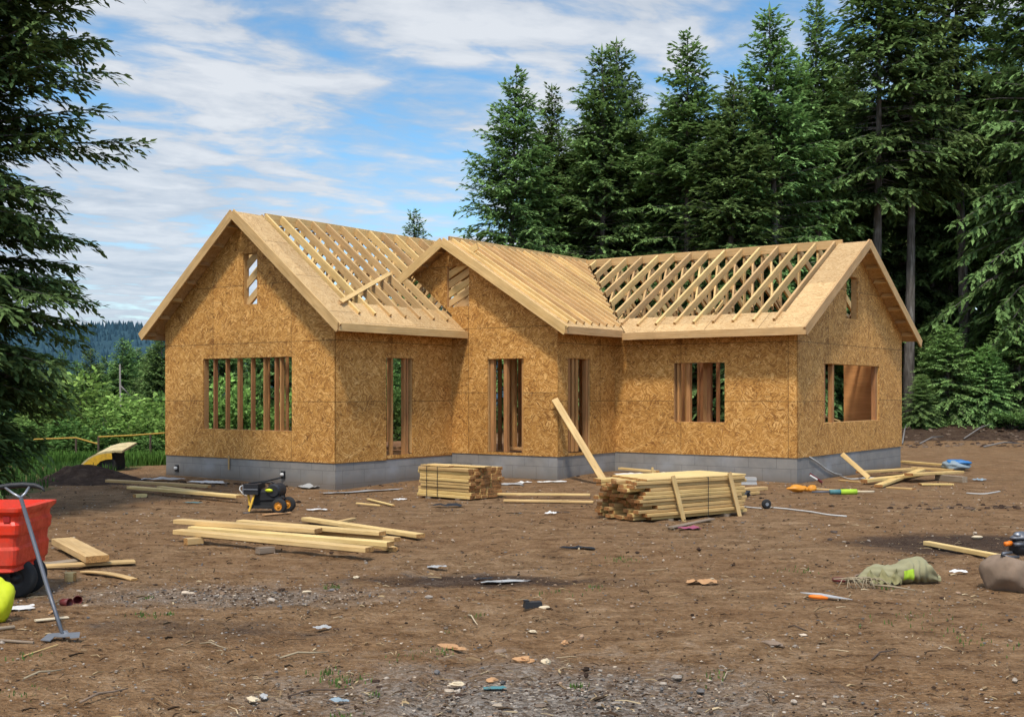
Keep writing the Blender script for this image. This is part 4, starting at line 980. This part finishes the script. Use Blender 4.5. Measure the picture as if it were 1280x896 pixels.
board('pale flat offcut beside the foot of the shovel', (44, 778), (85, 774), .05, .015, .01, group='offcuts near the shovel', mat='cream', name='wood_offcut'); board('grey offcut at the left edge below the yellow bag', (-8, 789), (18, 786), .05, .018, .01, group='offcuts near the shovel', mat='grey_wood', name='wood_offcut')
board('long bent stick at the left edge near the shovel blade', (-5, 803), (42, 806), .022, .018, .01, group='offcuts near the shovel', mat='grey_wood', name='wood_offcut'); board('thin pale lath pointing at the shovel blade', (30, 822), (72, 808), .012, .010, .01, group='offcuts near the shovel', name='wood_offcut')
board('small tan chip of wood left of the shovel shaft', (62, 768), (72, 764), .03, .012, .01, group='offcuts near the shovel', mat='tan', name='wood_offcut')
# ------------------------------------------------------------------ black and yellow machine
gp = G(330, 641); ge = thing('generator', 'black and yellow wheeled site generator on the dirt before the left wing', 'generator', (gp.x, gp.y+.12, gp.z), radians(-12))
mb = MB(); mb.box((-.16, -.06, .40), (.24, .26, .075), ch=.01); mb.box((-.16, -.06, .315), (.23, .25, .07)); mb.build('control_box', M['black'], ge)
mb = MB(); mb.box((-.16, -.192, .36), (.24, .012, .012)); mb.box((-.285, -.06, .36), (.012, .26, .14)); mb.build('trim', M['steel'], ge)
mb = MB(); mb.beam((-.06, .03, .25), (.25, .03, .27), .26, .20, ch=.04); mb.lathe([(0, -.15), (.085, -.15), (.11, -.12), (.115, .1), (.09, .14), (0, .14)], (.17, .03, .335), 16, 'y'); mb.beam((.2, -.1, .16), (.33, -.1, .25), .05, .08, (0, 1, 0), .01); mb.build('engine_cover', M['black'], ge)
mb = MB(); mb.box((.02, 0, .09), (.5, .3, .04)); mb.box((.0, .02, .2), (.34, .2, .2)); mb.build('base_tray', M['rubber'], ge)
mb = MB(); mb.blob((.11, -.13, .345), (.07, .03, .025), 2, 2, .1); mb.build('yellow_cap', M['lime'], ge, smooth=True)
for a, b in [((-.12, -.14, .28), (-.18, -.20, .03)), ((-.24, -.1, .28), (-.20, -.12, .08))]:
    mb = MB(); mb.beam(a, b, .03, .025, (0, 1, 0)); mb.build('leg', M['yellow'], ge)
mb = MB(); mb.tube([(-.26, -.05, .44), (0, -.02, .475), (.2, .0, .52), (.235, 0, .535)], [.012, .013, .013, .018], 8); mb.tube([(-.05, -.05, .45), (.1, 0, .46), (.2, .04, .40)], .011, 8); mb.build('handle', M['black'], ge, smooth=True)
mb = MB(); mb.lathe([(.0, 0), (.05, 0), (.055, .012), (.0, .018)], n=14); mb.build('foot_plate', M['steel'], ge, (-.21, -.22, .0))
for sy in (-1, 1):
    w_ = link('wheel', None, ge, (.30, sy*.17-.02, .115)); mb = MB(); mb.lathe([(.06, -.04), (.10, -.045), (.115, -.03), (.118, 0), (.115, .03), (.10, .045), (.06, .04)], n=24, axis='y'); mb.build('tyre', M['rubber'], w_, smooth=True)
    mb = MB(); mb.lathe([(0, -.03), (.02, -.045), (.025, -.025), (.05, -.02), (.066, -.043), (.066, .04), (0, .03)], n=20, axis='y'); mb.build('rim', M['amber'], w_, smooth=True)
mb = MB(); mb.tube([(-.28, -.02, .24), (-.36, -.02, .27), (-.43, 0, .34), (-.44, .05, .38), (-.40, .08, .40)], .009, 6); mb.build('hose', M['cord'], ge, smooth=True)
board('flat torn strip of wood in front of the black machine', (330, 645), (362, 642), .10, .02, .01, group='strips near the black machine', mat='tan', name='wood_offcut')
# ------------------------------------------------------------------ soil mound, yellow hood, rail
m0 = G(84, 607); mb = MB(); vs = []; nn = 26
for j in range(nn+1):
    for i in range(nn+1):
        u, v = (i/nn-.5)*2, (j/nn-.5)*2; q = u*u+v*v; h = max(0, 1-q)**1.2*(.25+.12*noise.noise(V((u*3, v*3, 1))))+.07*noise.noise(V((u*8, v*8, 4)))*max(0, 1-q)-.02
        X, Y = u*1.25, v*1.1; vs.append((X, Y, gz(m0.x+X, m0.y+1.1+Y)-m0.z+h+(.10*max(0, 1-((u-.0)**2*3+(v)**2*3)))))
mb.add(vs, [(j*(nn+1)+i, j*(nn+1)+i+1, (j+1)*(nn+1)+i+1, (j+1)*(nn+1)+i) for j in range(nn) for i in range(nn)])
tag(mb.build('soil_mound', M['soil'], None, m0+V((0, 1.1, 0)), smooth=True), 'mound of dark dug soil on the left', None, None, 'structure')
hp = V(((136-640)/F*27.8, 27.8, 0)); hp.z = gz(hp.x, hp.y)+.12
ho = thing('machine_hood', 'curved yellow machine hood with a black wheel arch behind the soil mound', 'machine', hp, radians(-6))
ho.rotation_euler.x = radians(11)
crv = [(-.56, .02), (-.46, .14), (-.30, .27), (-.10, .37), (.12, .43), (.36, .46), (.56, .455)]
def shell(z_off, y0, y1, th, x_in=0.):
    mb = MB()
    for (xa, za), (xb, zb_) in zip(crv, crv[1:]): mb.add([(xa, y0, za+z_off), (xb, y0, zb_+z_off), (xb, y1, zb_+z_off), (xa, y1, za+z_off), (xa, y0, za+z_off-th), (xb, y0, zb_+z_off-th), (xb, y1, zb_+z_off-th), (xa, y1, za+z_off-th)], [(0, 1, 2, 3), (7, 6, 5, 4), (0, 4, 5, 1), (2, 6, 7, 3), (0, 3, 7, 4), (1, 5, 6, 2)])
    return mb
shell(0, -.42, .42, .05).build('top_shell', M['hood_yellow'], ho)
mb = MB(); mb.add([(x, -.40+.0*x, z+.012) for x, z in crv[1:4]]+[(x, .30, z+.012) for x, z in reversed(crv[1:4])], [(0, 1, 4, 5), (1, 2, 3, 4)]); mb.build('windscreen', M['glass'], ho)
mb = MB(); xs_ = [-.56, -.40, -.22, -.12, .0, .14, .30]; top_ = [.0, .14, .27, .32, .36, .385, .40]; bot_ = [-.06, -.06, -.06, .08, .19, .24, .25]
for i in range(6): mb.add([(xs_[i], -.425, bot_[i]), (xs_[i+1], -.425, bot_[i+1]), (xs_[i+1], -.425, top_[i+1]), (xs_[i], -.425, top_[i])], [(0, 1, 2, 3)])
mb.build('side_panel', M['yellow'], ho)
mb = MB(); mb.lathe([(.0, -.08), (.20, -.08), (.24, -.05), (.25, 0), (.24, .08), (0, .08)], (.10, -.30, .08), 24, 'y'); mb.box((.24, -.05, .15), (.16, .5, .5)); mb.build('wheel_arch', M['rubber'], ho)
YR_ = 31.
def rp(px, py): return at(px, py, YR_)
rf = thing('rail_fence', 'thin yellow guard rail on posts at the edge of the left bank', 'fence', (rp(110, 560).x, YR_, gz(rp(110, 560).x, YR_))); o0 = V(rf.location)
for pts in [[(22, 575), (43, 549), (95, 547), (123, 555)], [(123, 546), (165, 544), (206, 541)]]:
    mb = MB(); mb.tube([rp(*p)-o0 for p in pts], .022, 6); mb.build('rail', M['rail'], rf)
for px, py in [(41, 551), (95, 548), (123, 546), (24, 573), (188, 543)]:
    a = rp(px, py)-o0; mb = MB(); mb.tube([a, (a.x, a.y, gz(a.x+o0.x, YR_)-o0.z-.1)], .03, 6); mb.build('post', M['iron'], rf)
# ------------------------------------------------------------------ plastic film, bags and scraps
for args in [('white crumpled plastic film at the foot of the left gable wall', 'plastic_film', 'plastic', 262, 604, .7, .32, .2, 'white', .06, 3), ('grey plastic sheet pulled up at the left wing corner', 'plastic_film', 'plastic', 205, 600, .9, .25, .1, 'film', .06, 4),
  ('bunched clear plastic below the left wing front corner', 'plastic_film', 'plastic', 392, 610, .55, .3, .0, 'film', .08, 5), ('long flat strip of clear film right of the left wing corner', 'plastic_film', 'plastic', 452, 615, 1.5, .28, .45, 'film', .03, 6),
  ('black crumpled cloth in front of the square stack', 'cloth_scrap', 'cloth', 560, 633, .46, .16, .05, 'black', .05, 7), ('white plastic scraps on the dirt right of the square stack', 'plastic_film', 'plastic', 634, 606, .55, .22, 0., 'film', .04, 8),
  ('small white scrap nearest the square stack corner', 'plastic_film', 'plastic', 655, 604, .3, .14, .3, 'white', .04, 9), ('long white film along the middle block foundation', 'plastic_film', 'plastic', 690, 603, .6, .14, .1, 'white', .03, 10),
  ('white film behind the leaning board', 'plastic_film', 'plastic', 786, 595, .6, .4, .1, 'white', .04, 12), ('white sheet leaning by the right wing foundation', 'plastic_film', 'plastic', 846, 594, .8, .3, .2, 'white', .08, 13),
  ('pink cloth scrap in front of the large stack', 'cloth_scrap', 'cloth', 862, 662, .3, .14, 0., 'pink', .05, 14), ('dark torn rubber strip in the middle of the dirt', 'rubber_scrap', 'scrap', 722, 686, .42, .1, -.35, 'black', .03, 15),
  ('dark wet scrap left of the long grey strip', 'rubber_scrap', 'scrap', 604, 725, .2, .06, .5, 'black', .025, 16), ('long grey film strip lying in the middle foreground', 'plastic_film', 'plastic', 634, 728, .46, .1, .2, 'film', .02, 17), ('small dark scrap right of the left foreground pile', 'rubber_scrap', 'scrap', 546, 710, .2, .1, .2, 'film', .03, 18),
  ('tan crumpled paper bag right of the black block', 'paper_bag', 'paper', 878, 730, .30, .14, -.2, 'tan', .05, 19), ('grey shard lying in the left foreground', 'plastic_shard', 'plastic', 403, 786, .12, .10, .6, 'film', .02, 20),
  ('teal scrap in the bottom middle gravel', 'plastic_shard', 'plastic', 618, 862, .14, .06, .1, 'teal', .01, 21), ('teal film scrap before the left wing boards', 'plastic_shard', 'plastic', 240, 629, .28, .10, 0., 'teal', .02, 22),
  ('white plastic shred right of the khaki sack', 'plastic_film', 'plastic', 1197, 716, .17, .08, -.2, 'white', .03, 23), ('white lump on the dirt between the stacks', 'plastic_film', 'plastic', 688, 643, .15, .12, 0., 'white', .05, 24),
  ('dark smear of cloth beside the white lump', 'cloth_scrap', 'cloth', 702, 641, .25, .08, 0., 'black', .015, 25), ('pale blue bottle scrap far right on the dirt', 'plastic_shard', 'plastic', 1224, 601, .3, .12, .2, 'pale_blue', .06, 26),
  ('clear bottle shard at the bottom left', 'plastic_shard', 'plastic', 424, 878, .12, .05, -.5, 'pale_blue', .02, 27), ('pale shred beside the grey film strip by the corner', 'plastic_film', 'plastic', 500, 625, .24, .1, .6, 'white', .03, 28),
  ('thin pale shred on the dirt before the square stack', 'plastic_film', 'plastic', 396, 638, .3, .1, .3, 'white', .03, 29)]: crumple(*args)
# black block
c = G(666, 760); mb = MB(); mb.box((0, 0, .032), (.16, .075, .05), .25, taper=.9); mb.box((-.055, .005, .062), (.04, .06, .016), .25); tag(mb.build('black_block', M['black'], None, c), 'small black plastic block in the middle foreground', 'block')
mb = MB(); mb.blob((0, 0, .012), (.045, .025, .018), 9, 2, .3); tag(mb.build('stone_flake', M['cream'], None, G(681, 761), smooth=False), 'pale flake touching the black block', 'stone')
def chip(label, px, py, r_, mat, seed, flat=.5, name='wood_chip', cat='chip', group=None):
    c = G(px, py); mb = MB(); mb.blob((0, 0, r_*flat*.5), (r_, r_*.6, r_*flat*.6), seed, 2, .35, 1.6); tag(mb.build(name, M[mat], None, c, R.uniform(0, 3)), label, cat, group)
for a in [('orange-tan bark chip left of the bottom middle gravel', 562, 809, .085, 'tan', 1, .25), ('second bark chip tucked under the orange-tan one', 574, 812, .06, 'tan', 2, .3), ('largest peach coloured chip in the bottom middle', 655, 828, .07, 'tan', 3, .5), ('cream chip right of the peach chip', 682, 829, .055, 'cream', 4, .5),
   ('brown chip left of the peach chip', 625, 815, .045, 'stone', 5, .4), ('small round peach chip right of centre', 706, 805, .035, 'tan', 6, .8), ('yellowish chip above the peach chips', 666, 790, .035, 'cream', 7, .4), ('dark flat stone in the lower right foreground', 965, 806, .085, 'stone', 8, .35),
   ('pale stone on the bottom left dirt', 316, 876, .05, 'cream', 9, .4), ('grey stone beside the pale one at the bottom left', 330, 872, .04, 'film', 10, .5), ('tan stone in the bottom gravel', 615, 852, .055, 'tan', 11, .4), ('pale stone at the left end of the bottom gravel', 572, 856, .05, 'cream', 12, .4), ('pale chip near the left gravel patch', 445, 722, .05, 'cream', 14, .3),
   ('cream chip left of the left gravel patch', 384, 740, .05, 'cream', 15, .3), ('brown clod near the right heap', 1042, 666, .07, 'stone2', 16, .4), ('pale stone right of the heap on open dirt', 1222, 673, .07, 'cream', 17, .5), ('small dark clod before the right board', 1037, 675, .05, 'stone2', 18, .5)]: chip(*a)
# grey box, black bag, spool, bright tools
c = G(935, 612); mb = MB(); mb.box((0, 0, .13), (.30, .22, .05), taper=.94); mb.box((0, 0, .175), (.27, .2, .035), taper=1.08); mb.box((0, 0, .215), (.29, .21, .05), taper=.97); tag(mb.build('grey_box', M['film'], None, c), 'grey plastic storage box on boards right of the large stack', 'box')
c = G(922, 621); mb = MB(); mb.blob((-.1, 0, .08), (.13, .1, .09), 4, 3, .25, 1.8, flat=-.07); mb.blob((.1, .02, .07), (.12, .1, .07), 6, 3, .25, 1.8, flat=-.06); tag(mb.build('tool_bag', M['black'], None, c, smooth=True), 'black tool bag on the dirt right of the large stack', 'bag')
c = G(958, 636); sp_ = thing('cable_spool', 'black round cable spool standing on the dirt with a pale cord', 'spool', c, radians(10))
mb = MB(); mb.lathe([(.025, -.03), (.06, -.035), (.075, -.02), (.078, .0), (.075, .02), (.06, .035), (.025, .03)], (0, 0, .08), 22, 'y'); mb.build('flange', M['rubber'], sp_, smooth=True)
mb = MB(); mb.lathe([(0, -.034), (.028, -.036), (.03, .034), (0, .034)], (0, 0, .08), 14, 'y'); mb.build('hub', M['steel'], sp_)
def cable(label, pix, r_, mat, lift=.012, name='cord', smoothn=6):
    P_ = [G(*p, lift) for p in pix]; pts = []
    for i in range(len(P_)-1):
        p0, p1, p2, p3 = P_[max(0, i-1)], P_[i], P_[i+1], P_[min(len(P_)-1, i+2)]
        for k in range(smoothn):
            t_ = k/smoothn; q = .5*((2*p1)+(p2-p0)*t_+(2*p0-5*p1+4*p2-p3)*t_*t_+(3*p1-p0-3*p2+p3)*t_**3); q.z = gz(q.x, q.y)+lift; pts.append(q)
    pts.append(P_[-1]); o0 = pts[0].copy(); mb = MB(); mb.tube([p-o0 for p in pts], r_, 6); return tag(mb.build(name, M[mat], None, o0, smooth=True), label, 'cord')
cable('pale cord running right from the black spool', [(963, 634), (985, 636), (1010, 639), (1035, 643), (1058, 645)], .012, 'cord')
cable('grey cord coming left from the black spool to the large stack', [(952, 635), (930, 633), (916, 630)], .01, 'cord')
cable('white cord along the right gable foundation ground', [(1040, 590), (1060, 598), (1085, 597), (1100, 598)], .014, 'cord')
cable('thin white line on the dirt at far right', [(1208, 616), (1230, 617), (1250, 614)], .012, 'cord')
mb = MB(); hh = V((cos(TH), -sin(TH), 0)); pl_ = lambda yy, zz: V((OX+cos(TH)*(wC+.012)+sin(TH)*yy, OY-sin(TH)*(wC+.012)+cos(TH)*yy, zz))
mb.tube([pl_(6.5, .52), pl_(6.9, .40), pl_(7.4, .22), pl_(7.9, .10), pl_(8.3, .05)], .012, 6); tag(mb.build('cord', M['cord'], smooth=True), 'pale cord hanging down the right gable foundation', 'cord')
c = G(996, 615); mb = MB(); mb.blob((0, 0, .07), (.17, .09, .06), 3, 3, .2, 1.5); mb.blob((.28, .0, .07), (.09, .07, .065), 5, 3, .15); mb.tube([(.1, 0, .06), (.25, 0, .05)], .04, 8); tag(mb.build('hard_hat', M['amber'], None, c, smooth=True), 'bright orange plastic helmet and visor on the dirt by the right corner', 'helmet')
c = G(1020, 606); mb = MB(); mb.beam((-.12, 0, .22), (.12, 0, .05), .07, .05, ch=.015); o_ = mb.build('hand_tool', M['maroon'], None, c, smooth=False); tag(o_, 'red and white hand tool by the right corner', 'tool'); mb = MB(); mb.beam((-.13, -.03, .20), (.02, -.03, .11), .02, .03); mb.build('stripe', M['white'], o_)
c = G(1052, 618); kt = thing('caulking_gun', 'long tool with teal and lime tubes on the dirt before the right gable', 'tool', c, radians(4))
for x0, x1, r_, m_, nm in [(-.55, -.1, .018, 'steel_dark', 'rod'), (-.22, -.02, .045, 'teal', 'tube_end'), (-.02, .28, .05, 'hivis', 'cartridge'), (.28, .6, .02, 'cream', 'nozzle')]: mb = MB(); mb.tube([(x0, 0, .05), (x1, 0, .05)], r_, 10); mb.build(nm, M[m_], kt, smooth=True)
board('thin pale lath behind the bright tools', (1000, 612), (1075, 616), .05, .025, .02, group='lath by the bright tools')
c = G(1195, 588); mb = MB(); mb.blob((0, 0, .12), (.34, .2, .12), 4, 3, .18, 1.6, flat=-.1); tb_ = mb.build('tarp_bundle', M['pale_blue'], None, c, smooth=True); tag(tb_, 'blue tarp bundle on the dirt beyond the lumber heap', 'tarp')
mb = MB(); mb.blob((.05, 0, .19), (.30, .17, .07), 8, 3, .2, 1.5); mb.build('blue_cover', M['blue'], tb_, smooth=True)
# khaki sack
c = G(1122, 728); ks = thing('cloth_sack', 'khaki cloth sack with lime patches slumped on the right foreground dirt', 'sack', c, radians(6)); mb = MB(); vs = []; nu, nv = 70, 36
def sackp(u, v):
    x = (u-.5)*.86; env = (sin(pi*min(1, u*1.02+.0))**.45)*(.62+.38*u) if u < .98 else .25
    a = v*2*pi; h = .27*env*(1+.35*noise.noise(V((u*3.2, 1, 0)))); wy = .17*env
    fold = 1+.22*noise.noise(V((u*5, cos(a)*1.4, sin(a)*1.4)))+.14*noise.noise(V((u*2+v*3, u*9, 2)))+.025*sin(u*19+2.5*sin(a*2))
    cr_ = (u*1.6+.35*cos(a)+.5*noise.noise(V((u*3, cos(a)*1.2, 5.))))*4.2; cr_ = abs(cr_-round(cr_))
    fold *= .90+.20*min(1., cr_*2.2)
    return (x, cos(a)*wy*fold, max(.006, .5*h+sin(a)*.5*h*fold))
mb.add([sackp(i/nu, j/nv) for i in range(nu+1) for j in range(nv)], [(i*nv+j, i*nv+(j+1) % nv, (i+1)*nv+(j+1) % nv, (i+1)*nv+j) for i in range(nu) for j in range(nv)]); mb.build('body', M['khaki2'], ks, smooth=True)
mb = MB(); nu2 = 14
mb.add([(-.36+.32*i/nu2+.02*sin(j), -.18+.05*j/6-.02*sin(i*1.7), .02+.13*j/6*(.7+.3*sin(i*1.1))+.015*sin(i*2.1+j)) for i in range(nu2+1) for j in range(7)], [(i*7+j, i*7+j+1, (i+1)*7+j+1, (i+1)*7+j) for i in range(nu2) for j in range(6)]); mb.build('front_flap', M['khaki'], ks, smooth=True)
for u0, u1, v0_, v1 in [(.36, .44, .06, .18), (.50, .62, .14, .30)]:
    mb = MB(); n_ = 8; P2 = []
    for i in range(n_+1):
        for j in range(n_+1):
            p = V(sackp(u0+(u1-u0)*i/n_, .5-(v0_+(v1-v0_)*j/n_)+.25)); P2.append(p+V((0, -.012, .012)))
    mb.add(P2, [(i*(n_+1)+j, i*(n_+1)+j+1, (i+1)*(n_+1)+j+1, (i+1)*(n_+1)+j) for i in range(n_) for j in range(n_)]); mb.build('lime_patch', M['hivis'], ks, smooth=True)
# roots and rope in front of it
c = G(1075, 735); mb = MB()
for i in range(26):
    a = rr(-2.8, -.4) if i % 3 else rr(-.7, .1); L = rr(.08, .22)*(1 if i % 6 else 1.7); x0 = R.choice([-.10, .05])+rr(-.03, .03)
    mb.tube([(x0, .02, .06+rr(-.02, .02)), (x0+cos(a)*L*.5, .02+sin(a)*L*.35, .07+rr(0, .04)), (x0+cos(a)*L, .02+sin(a)*L*.7, .012)], [.006, .0045, .003], 4)
mb.tube([(.1, .02, .03), (.26, -.10, .035), (.44, -.22, .02)], [.012, .01, .005], 5); mb.tube([(-.22, .10, .07), (0, .10, .085), (.12, .08, .09)], .008, 5)
tag(mb.build('root_clump', M['root'], None, c, smooth=True), 'pale frayed roots lying in front of the khaki sack', 'roots')
c = G(1050, 728); mb = MB(); mb.lathe([(.058, -.012), (.07, -.015), (.078, 0), (.07, .015), (.058, .012), (.052, 0), (.058, -.012)], n=22); tag(mb.build('clay_ring', M['maroon'], None, c+V((0, 0, .03)), smooth=True), 'reddish ring lying by the frayed roots', 'ring')
crumple('brown rag between the roots and the khaki sack', 'cloth_scrap', 'cloth', 1085, 722, .26, .16, .3, 'stone', .06, 31)
# plate with orange handle
c = G(1032, 750); tw_ = thing('trowel', 'grey flat trowel plate with an orange handle on the right foreground dirt', 'trowel', c)
mb = MB(); vs = [(-.20, .10, .055), (-.02, .085, .05), (.23, -.03, .015), (.06, -.025, .03)]; mb.add(vs+[(x, y, z-.006) for x, y, z in vs], [(0, 1, 2, 3), (7, 6, 5, 4), (0, 4, 5, 1), (1, 5, 6, 2), (2, 6, 7, 3), (3, 7, 4, 0)]); mb.build('plate', M['film'], tw_)
mb = MB(); mb.tube([(-.15, .0, .035), (-.11, -.015, .035), (-.05, -.03, .032), (.01, -.04, .025)], [.012, .02, .02, .01], 10); mb.build('handle', M['orange'], tw_, smooth=True)
# boulder with chainsaw
c = G(1266, 738); mb = MB(); rock(mb, (0, 0, .13), (.26, .22, .21), 8); tag(mb.build('boulder', M['stone'], None, c+V((0, .08, 0)), smooth=True), 'brown rounded boulder at the right picture edge', 'boulder')
cs = thing('chainsaw', 'black and orange chainsaw resting on the boulder at the right edge', 'chainsaw', c+V((.10, .12, .33)), radians(8))
mb = MB(); mb.blob((.06, 0, .07), (.15, .10, .10), 6, 3, .12, 1.7, flat=-.08); mb.build('motor_housing', M['black'], cs, smooth=True)
mb = MB(); mb.blob((.05, 0, .155), (.12, .08, .05), 3, 3, .2, 1.5); mb.box((-.03, -.07, .10), (.10, .05, .03)); mb.build('top_cover', M['steel_dark'], cs, smooth=True)
mb = MB(); mb.blob((-.02, -.03, .185), (.035, .03, .025), 1, 2, .1); mb.box((.04, -.09, .12), (.07, .02, .02)); mb.build('grey_trim', M['steel'], cs, smooth=True)
mb = MB(); mb.tube([(-.08, -.02, .105), (-.15, -.03, .10)], [.025, .022], 10); mb.build('orange_nozzle', M['orange'], cs, smooth=True)
mb = MB(); mb.tube([(-.08, -.03, .02), (-.18, -.04, .015), (-.20, -.05, -.0), (-.12, -.06, -.02), (-.02, -.05, -.02)], .014, 8); mb.build('guide_bar', M['steel_dark'], cs, smooth=True)
# sticks on the dirt
for i, (a, b, r_, lb, m_) in enumerate([((350, 824), (410, 816), .008, 'curved tan stick in the left foreground', 'root'), ((360, 872), (440, 862), .006, 'dark thin stick near the bottom left tuft', 'stone2'), ((250, 806), (285, 812), .006, 'small tan twig left of the curved stick', 'root'), ((585, 770), (597, 782), .006, 'pale twig near the middle hollow', 'cream'),
   ((822, 852), (852, 856), .006, 'dark twig in the right bottom dirt', 'stone2'), ((1090, 826), (1120, 812), .006, 'bent twig at the right bottom', 'stone2'), ((905, 850), (918, 838), .005, 'short twig left of the flat stone', 'root'), ((985, 785), (1010, 790), .006, 'dark twig above the flat stone', 'stone2'), ((30, 850), (80, 838), .007, 'long pale stick at the bottom left corner', 'root'), ((100, 880), (160, 862), .008, 'brown stick along the bottom left', 'stone')]):
    A, B = G(*a), G(*b); mb = MB(); d_ = B-A; mb.tube([(0, 0, .012), d_*.35+V((0, .02, .03)), d_*.7+V((0, -.015, .02)), d_+V((0, 0, .01))], [r_, r_, r_*.8, r_*.4], 5); tag(mb.build('stick', M[m_], None, A, smooth=True), lb, 'stick')
# fallen branches at the forest edge
for i, (a, b, h) in enumerate([((1150, 556), (1200, 548), .1), ((1205, 552), (1270, 545), .15), ((1128, 556), (1142, 540), .5), ((1230, 560), (1279, 556), .05)]):
    A, B = G(*a), G(*b); B = A+(B-A)*(min(1., 4./(B-A).length)); B.z = gz(B.x, B.y)+h; o0 = A.copy(); mb = MB(); mb.tube([(0, 0, .05), (B-A)*.5+V((0, 0, .12)), B-A], [.03, .025, .01], 6)
    tag(mb.build('fallen_branch', M['snag'], None, o0, smooth=True), ['short grey fallen branch at the forest edge right of the house', 'long fallen branch under the right edge firs', 'thin broken branch leaning up beside the right gable corner', 'low fallen branch at the right picture edge'][i], 'branch')
# broken clods along the forest edge berm
mb = MB()
for i in range(260):
    px = rr(1120, 1330); Y = rr(39, 48); x = (px-640)/F*Y; s = rr(.02, .09); mb.blob((x, Y, gz(x, Y)), (s*1.3, s, s*.7), i, 1, .3, 1.5, col=tuple(q*1.0 for q in R.choice([(.07, .045, .03), (.05, .033, .024), (.14, .10, .07)])))
for i in range(420):
    a = R.choice([(1215, 634), (1080, 590), (420, 605), (300, 605), (860, 598)]); c = G(*a); x, y = c.x+R.gauss(0, .9), c.y+R.gauss(0, .25); s = rr(.01, .045); mb.blob((x, y, gz(x, y)), (s*1.3, s, s*.7), i, 1, .3, 1.5, col=tuple(q*1.0 for q in R.choice([(.07, .045, .03), (.04, .027, .02), (.12, .085, .06)])))
tag(mb.build('dirt_clods', M['bits'], cols=True), 'dark clods of turned earth', 'clods', None, 'stuff')
